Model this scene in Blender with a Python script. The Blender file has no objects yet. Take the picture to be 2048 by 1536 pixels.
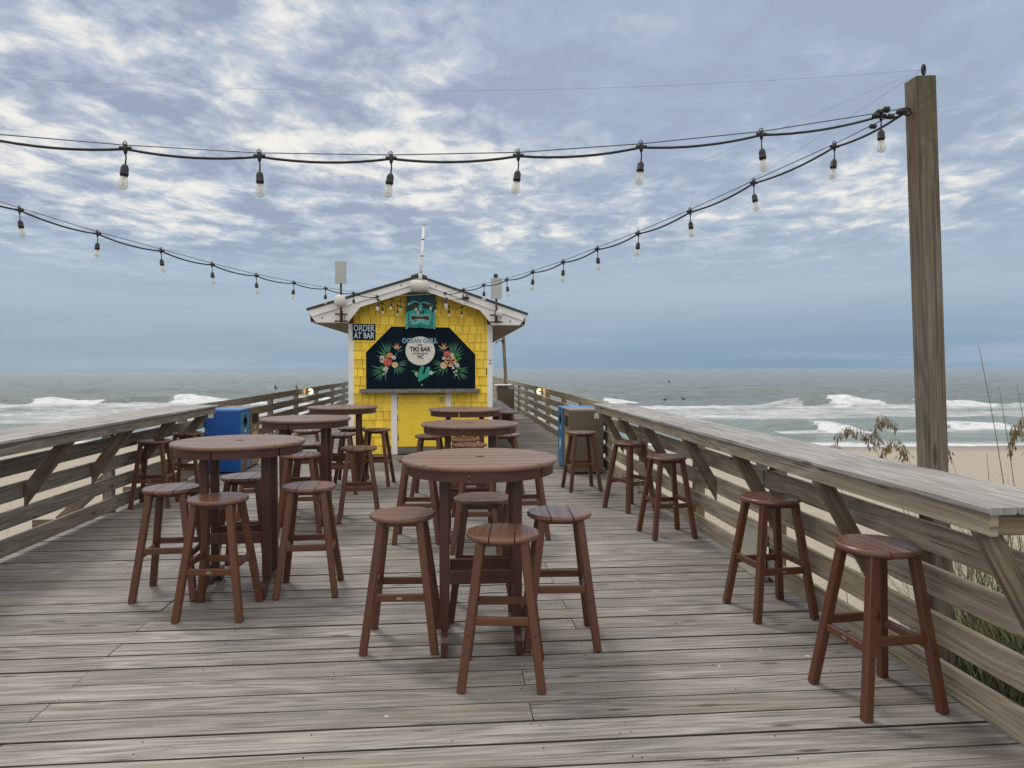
import bpy, bmesh, math, random
from mathutils import Vector, Matrix, noise as mnoise
R = math.radians
random.seed(7)
scene = bpy.context.scene
COL = scene.collection

# ------------------------------------------------------------------ node helpers
def new_mat(name):
    m = bpy.data.materials.new(name)
    m.use_nodes = True
    nt = m.node_tree
    for n in list(nt.nodes):
        nt.nodes.remove(n)
    out = nt.nodes.new('ShaderNodeOutputMaterial')
    b = nt.nodes.new('ShaderNodeBsdfPrincipled')
    nt.links.new(b.outputs[0], out.inputs[0])
    return m, nt, b

class NT:
    """tiny wrapper for building node graphs"""
    def __init__(s, nt): s.nt = nt
    def n(s, t, **kw):
        x = s.nt.nodes.new(t)
        for k, v in kw.items(): setattr(x, k, v)
        return x
    def put(s, sock, v):
        if hasattr(v, 'is_linked') or isinstance(v, bpy.types.NodeSocket): s.nt.links.new(v, sock)
        else: sock.default_value = v
    def math(s, op, a, b=0.0, c=None, clamp=False):
        x = s.n('ShaderNodeMath', operation=op, use_clamp=clamp)
        s.put(x.inputs[0], a); s.put(x.inputs[1], b)
        if c is not None: s.put(x.inputs[2], c)
        return x.outputs[0]
    def vmath(s, op, a, b):
        x = s.n('ShaderNodeVectorMath', operation=op)
        s.put(x.inputs[0], a); s.put(x.inputs[1], b)
        return x.outputs[0]
    def mix(s, f, a, b, mode='MIX'):
        x = s.n('ShaderNodeMix', data_type='RGBA', blend_type=mode)
        s.put(x.inputs[0], f)
        s.put(x.inputs[6], a if not isinstance(a, tuple) else (*a[:3], 1))
        s.put(x.inputs[7], b if not isinstance(b, tuple) else (*b[:3], 1))
        return x.outputs[2]
    def mapr(s, v, a, b, c=0.0, d=1.0, smooth=False):
        x = s.n('ShaderNodeMapRange', clamp=True)
        if smooth: x.interpolation_type = 'SMOOTHSTEP'
        s.put(x.inputs[0], v)
        for i, q in enumerate((a, b, c, d)): s.put(x.inputs[i + 1], q)
        return x.outputs[0]
    def noise(s, vec, scale=1.0, detail=4.0, rough=0.5, dist=0.0):
        x = s.n('ShaderNodeTexNoise')
        s.put(x.inputs['Vector'], vec)
        x.inputs['Scale'].default_value = scale; x.inputs['Detail'].default_value = detail
        x.inputs['Roughness'].default_value = rough; x.inputs['Distortion'].default_value = dist
        return x.outputs[0]
    def comb(s, x, y, z):
        c = s.n('ShaderNodeCombineXYZ')
        s.put(c.inputs[0], x); s.put(c.inputs[1], y); s.put(c.inputs[2], z)
        return c.outputs[0]
    def sep(s, v):
        c = s.n('ShaderNodeSeparateXYZ'); s.put(c.inputs[0], v)
        return c.outputs
    def bump(s, h, strength, dist, normal=None):
        x = s.n('ShaderNodeBump')
        s.put(x.inputs['Strength'], strength); x.inputs['Distance'].default_value = dist
        s.put(x.inputs['Height'], h)
        if normal is not None: s.put(x.inputs['Normal'], normal)
        return x.outputs[0]

def wood_mat(name, light, dark, warm, rough=0.75, warm_amt=0.35, var=0.35, flecks=0.0, grain=1.0, spec=0.35, blotch=0.5):
    m, nt, b = new_mat(name); g = NT(nt)
    uv = g.n('ShaderNodeUVMap').outputs[0]
    geo = g.n('ShaderNodeNewGeometry')
    isl = geo.outputs['Random Per Island']; pos = geo.outputs['Position']
    u, v, _ = g.sep(uv)
    z = g.math('MULTIPLY', isl, 37.0)
    fine = g.noise(g.comb(g.math('MULTIPLY', u, 2.0), g.math('MULTIPLY', v, 105.0), z), 1.0, 2.5, 0.6)
    mid = g.noise(g.comb(g.math('MULTIPLY', u, 2.6), g.math('MULTIPLY', v, 44.0), z), 1.0, 7, 0.74)
    fleck = g.noise(pos, 85.0, 3, .7)
    big = g.noise(g.comb(g.math('MULTIPLY', u, 0.55), g.math('MULTIPLY', v, 6.0), z), 1.0, 2, 0.5, 0.3)
    ring = g.math('MULTIPLY_ADD', g.math('SINE', g.math('MULTIPLY', big, 62.0)), 0.5, 0.5)
    ring = g.math('POWER', ring, 1.6)
    gr = g.math('ADD', g.math('MULTIPLY', fine, 0.44), g.math('ADD', g.math('MULTIPLY', mid, 0.30), g.math('ADD', g.math('MULTIPLY', fleck, 0.16), g.math('MULTIPLY', ring, 0.11))))
    f = g.mapr(gr, 0.35, 0.66)
    f = g.math('POWER', f, grain)
    col = g.mix(f, dark, light)
    # warm, less weathered patches and whole boards
    pat = g.noise(g.comb(g.math('MULTIPLY', u, 0.6), g.math('MULTIPLY', v, 5.0), z), 1.0, 3)
    wf = g.math('MULTIPLY', g.mapr(pat, 0.48, 0.75), warm_amt)
    col = g.mix(wf, col, g.mix(0.5, col, warm, 'MIX'))
    # tone of the single board
    tone = g.math('MULTIPLY_ADD', isl, var, 1.0 - var * 0.5)
    col = g.mix(1.0, col, g.comb(tone, tone, tone), 'MULTIPLY')
    # weather blotches across boards
    bl = g.noise(pos, 0.9, 4, 0.55)
    bt = g.mapr(bl, 0.3, 0.7, 1.0 - 0.35 * blotch, 1.0 + 0.25 * blotch)
    col = g.mix(1.0, col, g.comb(bt, bt, bt), 'MULTIPLY')
    # cracks along the grain and knots
    cr = g.noise(g.comb(g.math('MULTIPLY', u, 1.5), g.math('MULTIPLY', v, 75.0), g.math('ADD', z, 5.0)), 1.0, 2, 0.5)
    crm = g.mapr(cr, 0.62, 0.68)
    col = g.mix(g.math('MULTIPLY', crm, 0.62), col, (0.045, 0.039, 0.034))
    vo = g.n('ShaderNodeTexVoronoi', feature='F1')
    g.put(vo.inputs['Vector'], g.comb(g.math('MULTIPLY', u, 1.9), g.math('MULTIPLY', v, 9.0), z)); vo.inputs['Scale'].default_value = 1.0
    kn = g.mapr(vo.outputs['Distance'], 0.07, 0.15, 1.0, 0.0)
    col = g.mix(g.math('MULTIPLY', kn, 0.78), col, (0.05, 0.036, 0.025))
    if flecks:
        v2 = g.n('ShaderNodeTexVoronoi', feature='F1'); g.put(v2.inputs['Vector'], pos); v2.inputs['Scale'].default_value = 4.6
        thr = g.noise(pos, 5.0, 2)
        fl = g.mapr(g.math('MULTIPLY_ADD', thr, 0.12, v2.outputs['Distance']), 0.080, 0.10, 1.0, 0.0)
        col = g.mix(g.math('MULTIPLY', fl, flecks), col, (0.62, 0.60, 0.55))
    g.put(b.inputs['Base Color'], col)
    g.put(b.inputs['Roughness'], g.mapr(fine, 0.3, 0.7, rough + 0.1, rough - 0.1))
    b.inputs['Specular IOR Level'].default_value = spec
    h = g.math('SUBTRACT', gr, g.math('MULTIPLY', crm, 0.5))
    g.put(b.inputs['Normal'], g.bump(h, 0.55, 0.004))
    return m

def plain_mat(name, col, rough=0.5, var=0.10, nscale=9.0, metal=0.0, spec=0.5, bump=0.0, bscale=60.0, dirt=None, dirt_amt=0.0, dscale=3.0):
    m, nt, b = new_mat(name); g = NT(nt)
    oc = g.n('ShaderNodeTexCoord').outputs['Object']
    n1 = g.noise(oc, nscale, 5, 0.6)
    t = g.mapr(n1, 0.25, 0.75, 1 - var, 1 + var)
    c = g.mix(1.0, col, g.comb(t, t, t), 'MULTIPLY')
    if dirt:
        d = g.mapr(g.noise(oc, dscale, 6, 0.65), 0.5, 0.75)
        c = g.mix(g.math('MULTIPLY', d, dirt_amt), c, dirt)
    g.put(b.inputs['Base Color'], c)
    g.put(b.inputs['Roughness'], g.mapr(n1, 0.3, 0.7, min(1, rough * 1.15), rough * 0.85))
    b.inputs['Metallic'].default_value = metal
    b.inputs['Specular IOR Level'].default_value = spec
    if bump:
        g.put(b.inputs['Normal'], g.bump(g.noise(oc, bscale, 3), bump, 0.002))
    return m

# weathered timber
M_DECK = wood_mat('weathered_deck_boards', (0.378, 0.357, 0.336), (0.112, 0.102, 0.093), (0.40, 0.32, 0.19), 0.72, 0.5, 0.36, 0.8, 0.9, 0.4, 0.75)
M_RAIL = wood_mat('weathered_rail_boards', (0.46, 0.405, 0.315), (0.20, 0.168, 0.125), (0.34, 0.235, 0.12), 0.8, 0.5, 0.35, 0.0, 1.0, 0.3, 0.4)
M_RAILG = wood_mat('grey_rail_boards', (0.30, 0.275, 0.235), (0.12, 0.104, 0.088), (0.30, 0.20, 0.11), 0.8, 0.4, 0.35, 0.0, 1.0, 0.3, 0.4)
M_TOP = wood_mat('weathered_counter_planks', (0.43, 0.415, 0.40), (0.16, 0.15, 0.142), (0.42, 0.36, 0.27), 0.62, 0.35, 0.34, 0.25, 0.9, 0.5, 0.5)
M_POST = wood_mat('weathered_post_timber', (0.34, 0.29, 0.215), (0.13, 0.105, 0.075), (0.36, 0.24, 0.11), 0.8, 0.4, 0.2, 0.0, 0.9, 0.3, 0.5)
M_BRACE = wood_mat('brown_brace_timber', (0.25, 0.205, 0.15), (0.095, 0.074, 0.055), (0.26, 0.15, 0.075), 0.8, 0.5, 0.3, 0.0, 1.0, 0.3, 0.3)
M_SILL = wood_mat('hut_sill_timber', (0.26, 0.24, 0.22), (0.10, 0.09, 0.08), (0.25, 0.18, 0.11), 0.7, 0.3, 0.2, 0.0, 1.0, 0.35, 0.3)
M_GAP_SHADE = plain_mat('gap_shade_board_edge', (0.030, 0.026, 0.022), 0.9, 0.3, 12.0)  # gap shade painted onto board sides and chamfers as near-black grime
# furniture: recycled brown lumber with fine grain
def lumber_mat(name, base, rough):
    m, nt, b = new_mat(name); g = NT(nt)
    uv = g.n('ShaderNodeUVMap').outputs[0]; isl = g.n('ShaderNodeNewGeometry').outputs['Random Per Island']
    oi = g.n('ShaderNodeObjectInfo').outputs['Random']
    u, v, _ = g.sep(uv); z = g.math('MULTIPLY', isl, 23.0)
    f1 = g.noise(g.comb(g.math('MULTIPLY', u, 4.0), g.math('MULTIPLY', v, 160.0), z), 1.0, 3, 0.6)
    f2 = g.noise(g.comb(g.math('MULTIPLY', u, 1.5), g.math('MULTIPLY', v, 28.0), z), 1.0, 3, 0.6)
    t = g.math('ADD', g.mapr(f1, 0.3, 0.7, 0.42, 0.58), g.mapr(f2, 0.3, 0.7, 0.38, 0.62))
    t = g.math('MULTIPLY', t, g.math('MULTIPLY_ADD', isl, 0.22, 0.89))
    t = g.math('MULTIPLY', t, g.math('MULTIPLY_ADD', oi, 0.24, 0.88))
    g.put(b.inputs['Base Color'], g.mix(1.0, base, g.comb(t, t, t), 'MULTIPLY'))
    g.put(b.inputs['Roughness'], g.mapr(f2, 0.3, 0.7, rough + 0.08, rough - 0.08))
    b.inputs['Specular IOR Level'].default_value = 0.5
    g.put(b.inputs['Normal'], g.bump(f1, 0.25, 0.0015))
    return m
M_STOOL = lumber_mat('brown_lumber_stool', (0.104, 0.041, 0.021), 0.40)
M_SEAT = lumber_mat('brown_lumber_seat', (0.150, 0.072, 0.046), 0.27)
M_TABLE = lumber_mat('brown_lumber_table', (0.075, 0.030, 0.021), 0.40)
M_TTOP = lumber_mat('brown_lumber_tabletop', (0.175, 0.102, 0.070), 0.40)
M_YELLOW = plain_mat('yellow_shingle_paint', (0.92, 0.64, 0.055), 0.6, 0.10, 5.0, bump=0.25, bscale=40, dirt=(0.42, 0.27, 0.03), dirt_amt=0.35)
M_DOOR = plain_mat('yellow_door_paint', (0.90, 0.64, 0.05), 0.42, 0.05, 2.0, dirt=(0.45, 0.32, 0.03), dirt_amt=0.4, dscale=2.0)
M_WHITE = plain_mat('white_trim_paint', (0.80, 0.79, 0.77), 0.5, 0.06, 4.0, bump=0.15, dirt=(0.42, 0.39, 0.34), dirt_amt=0.35, dscale=5.0)
M_OFFW = plain_mat('off_white_plastic', (0.58, 0.57, 0.52), 0.45, 0.05, 5.0, dirt=(0.42, 0.40, 0.34), dirt_amt=0.3)
M_GREYP = plain_mat('pale_grey_plastic', (0.42, 0.43, 0.42), 0.5, 0.05, 5.0, dirt=(0.36, 0.34, 0.29), dirt_amt=0.4)
M_SOFFIT = plain_mat('weathered_soffit', (0.30, 0.26, 0.22), 0.8, 0.2, 3.0, dirt=(0.24, 0.13, 0.07), dirt_amt=0.5)
M_SHINGLE = plain_mat('dark_roof_shingle', (0.055, 0.053, 0.055), 0.9, 0.3, 20.0, bump=0.6, bscale=120)
M_NAVY = plain_mat('navy_mural_paint', (0.0025, 0.010, 0.020), 0.6, 0.25, 3.0, spec=.10)
M_BLACK = plain_mat('black_rubber', (0.013, 0.013, 0.014), 0.5, 0.2, 30.0)
M_WIRE = plain_mat('steel_wire', (0.10, 0.105, 0.11), 0.45, 0.1, 30.0, metal=0.6)
M_FINE = plain_mat('pale_fine_wire', (0.30, 0.32, 0.36), 0.5)
M_IRON = plain_mat('rusty_iron', (0.085, 0.042, 0.032), 0.75, 0.3, 25.0, dirt=(0.16, 0.06, 0.03), dirt_amt=0.6, dscale=18)
M_METAL = plain_mat('brushed_metal', (0.45, 0.43, 0.40), 0.35, 0.1, 30.0, metal=0.9)
M_BLUE = plain_mat('blue_plastic_panel', (0.012, 0.085, 0.33), 0.38, 0.05, 4.0, bump=0.1, bscale=200)
M_BLUEL = plain_mat('lighter_blue_panel', (0.018, 0.16, 0.36), 0.38, 0.05, 4.0)
M_BROWN = plain_mat('brown_plastic_panel', (0.125, 0.102, 0.073), 0.42, 0.06, 4.0, bump=0.1, bscale=200)
M_BROWNL = plain_mat('brown_front_panel', (0.19, 0.135, 0.085), 0.42, 0.06, 4.0)
M_BLUELID = plain_mat('blue_lid', (0.05, 0.19, 0.42), 0.35, 0.05, 4.0)
M_BROWNLID = plain_mat('brown_lid', (0.22, 0.17, 0.135), 0.35, 0.05, 4.0)
M_DARK = plain_mat('painted_opening_shade', (0.006, 0.006, 0.007), 0.8, 0.1, 5.0)
M_PLY = plain_mat('pale_plywood', (0.42, 0.42, 0.35), 0.7, 0.12, 6.0, dirt=(0.3, 0.28, 0.2), dirt_amt=0.4)
def paint(name, c, rough=0.5): return plain_mat(name, c, rough, 0.12, 14.0)
M_TEAL = paint('teal_paint', (0.022, 0.42, 0.38)); M_TEALL = paint('light_teal_paint', (0.12, 0.54, 0.50))
M_TEALD = paint('dark_teal_paint', (0.008, 0.075, 0.085)); M_TEALM = paint('mid_teal_paint', (0.018, 0.18, 0.19))
M_MOON = paint('cream_moon_paint', (0.68, 0.66, 0.57)); M_HAND = paint('green_hand_paint', (0.012, 0.29, 0.19)); M_INK = paint('black_lettering', (0.012, 0.014, 0.013))
M_CHALK = paint('pale_blue_lettering', (0.50, 0.62, 0.70)); M_LETT = paint('teal_lettering', (0.045, 0.20, 0.235))
M_LEAF1 = paint('dark_leaf_paint', (0.010, 0.085, 0.040)); M_LEAF2 = paint('pale_leaf_paint', (0.075, 0.25, 0.135)); M_LEAF3 = paint('bright_leaf_paint', (0.022, 0.17, 0.025))
M_RED = paint('red_rose_paint', (0.40, 0.045, 0.04)); M_ROSE = paint('pink_rose_paint', (0.52, 0.16, 0.12)); M_PEACH = paint('peach_flower_paint', (0.60, 0.32, 0.16))
M_ORANGE = paint('orange_flower_paint', (0.50, 0.20, 0.08)); M_CREAM = paint('cream_flower_paint', (0.66, 0.54, 0.33)); M_WFLOW = paint('white_flower_paint', (0.72, 0.72, 0.64))
M_BONE = paint('bone_teeth', (0.72, 0.68, 0.55)); M_MOUTH = paint('dark_brown_mouth', (0.045, 0.018, 0.010))
M_SUIT = plain_mat('black_wetsuit', (0.012, 0.012, 0.014), 0.6); M_SKIN = plain_mat('skin', (0.38, 0.22, 0.15), 0.55); M_BOARD = plain_mat('pale_surfboard', (0.55, 0.55, 0.52), 0.35)

def oat_mat(name, c, c2):
    m, nt, b = new_mat(name); g = NT(nt)
    isl = g.n('ShaderNodeNewGeometry').outputs['Random Per Island']
    g.put(b.inputs['Base Color'], g.mix(isl, c, c2)); b.inputs['Roughness'].default_value = 0.7
    return m
M_OAT = oat_mat('sea_oat_seed', (0.33, 0.235, 0.12), (0.16, 0.11, 0.06))
M_STEM = oat_mat('sea_oat_stem', (0.22, 0.17, 0.085), (0.12, 0.105, 0.055))
M_BLADE = oat_mat('dune_grass_blade', (0.055, 0.095, 0.030), (0.17, 0.19, 0.085))
M_DRY = oat_mat('dry_grass_blade', (0.30, 0.25, 0.15), (0.14, 0.11, 0.06))

# bulbs: thin clear glass and an unlit cream filament
m, nt, b = new_mat('clear_bulb_glass'); g = NT(nt)
tr = g.n('ShaderNodeBsdfTransparent'); tr.inputs[0].default_value = (0.93, 0.94, 0.92, 1)
b.inputs['Base Color'].default_value = (0.86, 0.85, 0.80, 1); b.inputs['Roughness'].default_value = 0.08; b.inputs['Specular IOR Level'].default_value = 0.9
lw = g.n('ShaderNodeLayerWeight'); lw.inputs[0].default_value = 0.35
mx = g.n('ShaderNodeMixShader')
g.put(mx.inputs[0], g.mapr(lw.outputs['Facing'], 0.0, 1.0, 0.34, 0.92))
nt.links.new(tr.outputs[0], mx.inputs[1]); nt.links.new(b.outputs[0], mx.inputs[2])
nt.links.new(mx.outputs[0], [n for n in nt.nodes if n.type == 'OUTPUT_MATERIAL'][0].inputs[0])
M_GLASS = m
M_FIL = plain_mat('cream_filament', (0.75, 0.68, 0.50), 0.5)
m, nt, b = new_mat('lit_lamp_globe')
b.inputs['Base Color'].default_value = (0.9, 0.85, 0.7, 1); b.inputs['Emission Color'].default_value = (1.0, 0.80, 0.50, 1); b.inputs['Emission Strength'].default_value = 1.5
M_LIT = m

# ------------------------------------------------------------------ mesh builder
class MB:
    def __init__(s): s.v = []; s.f = []; s.uv = []; s.mi = []; s.sm = []
    def face(s, idx, uvs=None, mi=0, smooth=False):
        s.f.append(tuple(idx)); s.uv.append(uvs or [(0.0, 0.0)] * len(idx)); s.mi.append(mi); s.sm.append(smooth)
    def beam(s, a, b, wdir, w, t, ch=0.004, mi=0, w2=None, t2=None, side=None):
        """a board from a to b: width w along wdir, thickness t; chamfered edges, uv in metres along the length"""
        a = Vector(a); b = Vector(b); d = b - a; L = d.length; d.normalize()
        wd = Vector(wdir); wd = (wd - d * wd.dot(d)).normalized(); nd = d.cross(wd)
        w2 = w if w2 is None else w2; t2 = t if t2 is None else t2
        base = len(s.v); ru = random.uniform(0, 40); rv = random.uniform(0, 40)
        per = [0]
        def ring(p, w, t):
            h, k = w / 2, t / 2; c = min(ch, h * .45, k * .45)
            pts = [(-h + c, -k), (h - c, -k), (h, -k + c), (h, k - c), (h - c, k), (-h + c, k), (-h, k - c), (-h, -k + c)]
            for x, y in pts: s.v.append(tuple(p + wd * x + nd * y))
            return pts
        pts = ring(a, w, t); ring(b, w2, t2)
        for i in range(8):
            q = pts[(i + 1) % 8]; p = pts[i]
            per.append(per[-1] + math.hypot(q[0] - p[0], q[1] - p[1]))
        for i in range(8):
            j = (i + 1) % 8
            s.face((base + i, base + j, base + 8 + j, base + 8 + i),
                   [(ru, rv + per[i]), (ru, rv + per[i + 1]), (ru + L, rv + per[i + 1]), (ru + L, rv + per[i])], side if side is not None and i in (1, 2, 3, 5, 6, 7) else mi)
        s.face([base + 7 - i for i in range(8)], [(ru + pts[7 - i][1] * .3, rv + pts[7 - i][0]) for i in range(8)], mi if side is None else side)
        s.face([base + 8 + i for i in range(8)], [(ru + L + pts[i][1] * .3, rv + pts[i][0]) for i in range(8)], mi if side is None else side)
    def box(s, x0, x1, y0, y1, z0, z1, ch=0.004, mi=0):
        dx, dy, dz = x1 - x0, y1 - y0, z1 - z0
        cx, cy, cz = (x0 + x1) / 2, (y0 + y1) / 2, (z0 + z1) / 2
        if dx >= dy and dx >= dz: s.beam((x0, cy, cz), (x1, cy, cz), (0, 1, 0), dy, dz, ch, mi)
        elif dy >= dz: s.beam((cx, y0, cz), (cx, y1, cz), (1, 0, 0), dx, dz, ch, mi)
        else: s.beam((cx, cy, z0), (cx, cy, z1), (1, 0, 0), dx, dy, ch, mi)
    def tube(s, pts, r, n=6, mi=0, cap=True, smooth=True):
        pts = [Vector(p) for p in pts]; base = len(s.v)
        up = Vector((0.01, 0.02, 1)); prev = None
        rr = r if hasattr(r, '__len__') else [r] * len(pts)
        for i, p in enumerate(pts):
            d = (pts[min(i + 1, len(pts) - 1)] - pts[max(i - 1, 0)]).normalized()
            if prev is None:
                x = d.cross(up)
                if x.length < .05: x = d.cross(Vector((1, 0, 0)))
            else: x = prev - d * prev.dot(d)
            x.normalize(); prev = x; y = d.cross(x)
            for k in range(n):
                a = 2 * math.pi * k / n
                s.v.append(tuple(p + (x * math.cos(a) + y * math.sin(a)) * rr[i]))
        for i in range(len(pts) - 1):
            for k in range(n):
                k2 = (k + 1) % n
                s.face((base + i * n + k, base + i * n + k2, base + (i + 1) * n + k2, base + (i + 1) * n + k), None, mi, smooth)
        if cap:
            s.face([base + n - 1 - k for k in range(n)], None, mi)
            s.face([base + (len(pts) - 1) * n + k for k in range(n)], None, mi)
    def lathe(s, prof, c=(0, 0, 0), n=14, mi=0, axis='Z', smooth=True):
        base = len(s.v)
        for r, h in prof:
            for k in range(n):
                a = 2 * math.pi * k / n; x, y = r * math.cos(a), r * math.sin(a)
                p = {'Z': (x, y, h), 'Y': (x, h, y), 'X': (h, x, y)}[axis]
                s.v.append((c[0] + p[0], c[1] + p[1], c[2] + p[2]))
        for i in range(len(prof) - 1):
            for k in range(n):
                k2 = (k + 1) % n
                s.face((base + i * n + k, base + i * n + k2, base + (i + 1) * n + k2, base + (i + 1) * n + k), None, mi, smooth)
        s.face([base + n - 1 - k for k in range(n)], None, mi)
        s.face([base + (len(prof) - 1) * n + k for k in range(n)], None, mi)
    def prism(s, poly, y0, y1, mi=0):
        """polygon in the XZ plane given as (x, z), extruded from y0 (front) to y1"""
        base = len(s.v); n = len(poly)
        ar = sum(poly[i][0] * poly[(i + 1) % n][1] - poly[(i + 1) % n][0] * poly[i][1] for i in range(n))
        if ar < 0: poly = poly[::-1]
        ru = random.uniform(0, 40)
        for x, z in poly: s.v.append((x, y0, z))
        for x, z in poly: s.v.append((x, y1, z))
        s.face([base + i for i in range(n)], [(ru + x, z) for x, z in poly], mi)
        s.face([base + n + n - 1 - i for i in range(n)], [(ru + poly[n - 1 - i][0], poly[n - 1 - i][1]) for i in range(n)], mi)
        for i in range(n):
            j = (i + 1) % n
            L = math.hypot(poly[j][0] - poly[i][0], poly[j][1] - poly[i][1])
            s.face((base + j, base + i, base + n + i, base + n + j), [(ru + L, 0), (ru, 0), (ru, y1 - y0), (ru + L, y1 - y0)], mi)
    def build(s, name, mats, parent=None, loc=None):
        me = bpy.data.meshes.new(name)
        me.from_pydata(s.v, [], s.f)
        uvl = me.uv_layers.new(name='UVMap')
        flat = [c for f in s.uv for p in f for c in p]
        uvl.data.foreach_set('uv', flat)
        me.polygons.foreach_set('material_index', s.mi)
        me.polygons.foreach_set('use_smooth', s.sm)
        for q in (mats if isinstance(mats, (list, tuple)) else [mats]): me.materials.append(q)
        me.update()
        bm = bmesh.new(); bm.from_mesh(me); bmesh.ops.recalc_face_normals(bm, faces=bm.faces); bm.to_mesh(me); bm.free()
        o = bpy.data.objects.new(name, me); COL.objects.link(o)
        if parent is not None: o.parent = parent
        if loc is not None: o.location = loc
        return o

def tag(o, label=None, cat=None, group=None, kind=None):
    if label: o['label'] = label
    if cat: o['category'] = cat
    if group: o['group'] = group
    if kind: o['kind'] = kind
    return o
def thing(name, label, cat, loc=(0, 0, 0), rz=0.0, group=None):
    o = bpy.data.objects.new(name, None); COL.objects.link(o)
    o.empty_display_size = 0.1; o.location = loc; o.rotation_euler = (0, 0, rz)
    return tag(o, label, cat, group)
def copy_tree(o, parent=None):
    c = o.copy(); COL.objects.link(c)
    if parent is not None: c.parent = parent
    for ch in [q for q in o.children]: copy_tree(ch, c)
    return c

def text_part(body, size, loc, mat, parent, name='lettering', off=0.0, ext=0.0015, sx=1.0, track=1.0):
    cu = bpy.data.curves.new(name, 'FONT'); cu.body = body; cu.size = size; cu.align_x = 'CENTER'; cu.align_y = 'CENTER'
    cu.extrude = ext; cu.offset = off; cu.space_character = track; cu.space_line = 0.92; cu.resolution_u = 3
    tmp = bpy.data.objects.new('tmp_text', cu); COL.objects.link(tmp)
    dg = bpy.context.evaluated_depsgraph_get(); dg.update()
    me = bpy.data.meshes.new_from_object(tmp.evaluated_get(dg)); me.name = name
    bpy.data.objects.remove(tmp); bpy.data.curves.remove(cu)
    for vtx in me.vertices:                      # hand-painted wobble
        x, y, z = vtx.co
        w = mnoise.noise(Vector((x * 18 / max(size, .01) * .1, y * 12 / max(size, .01) * .1, len(body)))) * size * .05
        vtx.co = (x * sx + w, -z, y + w * .6)
    me.materials.clear(); me.materials.append(mat)
    o = bpy.data.objects.new(name, me); COL.objects.link(o); o.location = loc
    if parent is not None: o.parent = parent
    return o

# ------------------------------------------------------------------ camera
FPX, VX, VY, CAMH = 1420.0, 901.0, 732.0, 1.6
psi = math.atan((1024 - VX) / FPX); th = math.atan((768 - VY) / FPX)
cam_d = bpy.data.cameras.new('camera'); cam = bpy.data.objects.new('camera', cam_d); COL.objects.link(cam)
cam_d.sensor_width = 36.0; cam_d.lens = FPX * 36.0 / 2048.0; cam_d.clip_start = 0.05; cam_d.clip_end = 6000
fw = Vector((math.sin(psi) * math.cos(th), math.cos(psi) * math.cos(th), -math.sin(th)))
rt = Vector((math.cos(psi), -math.sin(psi), 0)); upv = rt.cross(fw)
cam.matrix_world = Matrix(((rt.x, upv.x, -fw.x, 0), (rt.y, upv.y, -fw.y, 0), (rt.z, upv.z, -fw.z, CAMH), (0, 0, 0, 1)))
scene.camera = cam

# ------------------------------------------------------------------ deck
XL, XR, Y0, Y1, PITCH = -3.80, 2.42, -2.5, 46.0, 0.182
mb = MB()
rows = int((Y1 - Y0) / PITCH)
start = 2.96 + 0.182 * math.floor((Y0 - 2.96) / 0.182)
for k in range(rows):
    ya = start + k * PITCH; yc = ya + PITCH / 2
    if 3.0 < yc < 4.9: js = [-1.89] if k % 2 == 0 else [0.37 if yc < 4.2 else 0.76]
    elif 4.9 < yc < 5.9: js = [0.76] if k % 2 == 0 else [-1.89]
    else: js = [random.choice((-1.89, -1.3, -0.6)), random.choice((0.37, 0.76, 1.4))][: random.choice((1, 1, 2))]
    xs = [XL - random.uniform(0, .03)] + sorted(js) + [XR]
    for i in range(len(xs) - 1):
        dz = random.uniform(-.0022, .0022)
        gap = random.choice((random.uniform(.003, .007), random.uniform(.006, .013)))
        tilt = random.uniform(-.0015, .0015)
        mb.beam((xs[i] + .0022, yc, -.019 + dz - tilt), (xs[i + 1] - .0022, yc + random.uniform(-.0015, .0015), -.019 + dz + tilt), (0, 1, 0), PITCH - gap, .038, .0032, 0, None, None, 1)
    if -1 < yc < 11:
        for jx in (-3.7, -3.1, -2.5, -1.3, -0.6, 0.0, 1.4, 2.0, -1.91, -1.87, 0.35, 0.39, 0.74, 0.78):
            for q in (-.052, .052):
                if random.random() < .6: continue
                mb.lathe([(.0034, -.006), (.0034, .0026)], (jx + random.uniform(-.008, .008), yc + q + random.uniform(-.012, .012), 0), 6, 2)
deck = mb.build('pier_deck', [M_DECK, M_GAP_SHADE, M_IRON]); tag(deck, 'weathered grey plank deck of the pier', None, kind='structure')
mb = MB()
for x in (-3.7, -3.1, -2.5, -1.89, -1.3, -0.6, 0.0, 0.37, 0.76, 1.4, 2.0, 2.38):
    mb.beam((x, Y0, -.165), (x, Y1, -.165), (1, 0, 0), .05, .24)
for y in range(-2, 46, 4):
    mb.beam((XL - .55, y + .05, -.43), (XR + .3, y + .05, -.43), (0, 1, 0), .14, .28)
    for x in (-3.3, -0.7, 1.9):
        mb.tube([(x, y + .2, -.3), (x, y + .2, -5.0)], .15, 10)
o = mb.build('deck_framing', M_BRACE); o['kind'] = 'structure'; o['label'] = 'joists and pilings under the pier deck'

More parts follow.
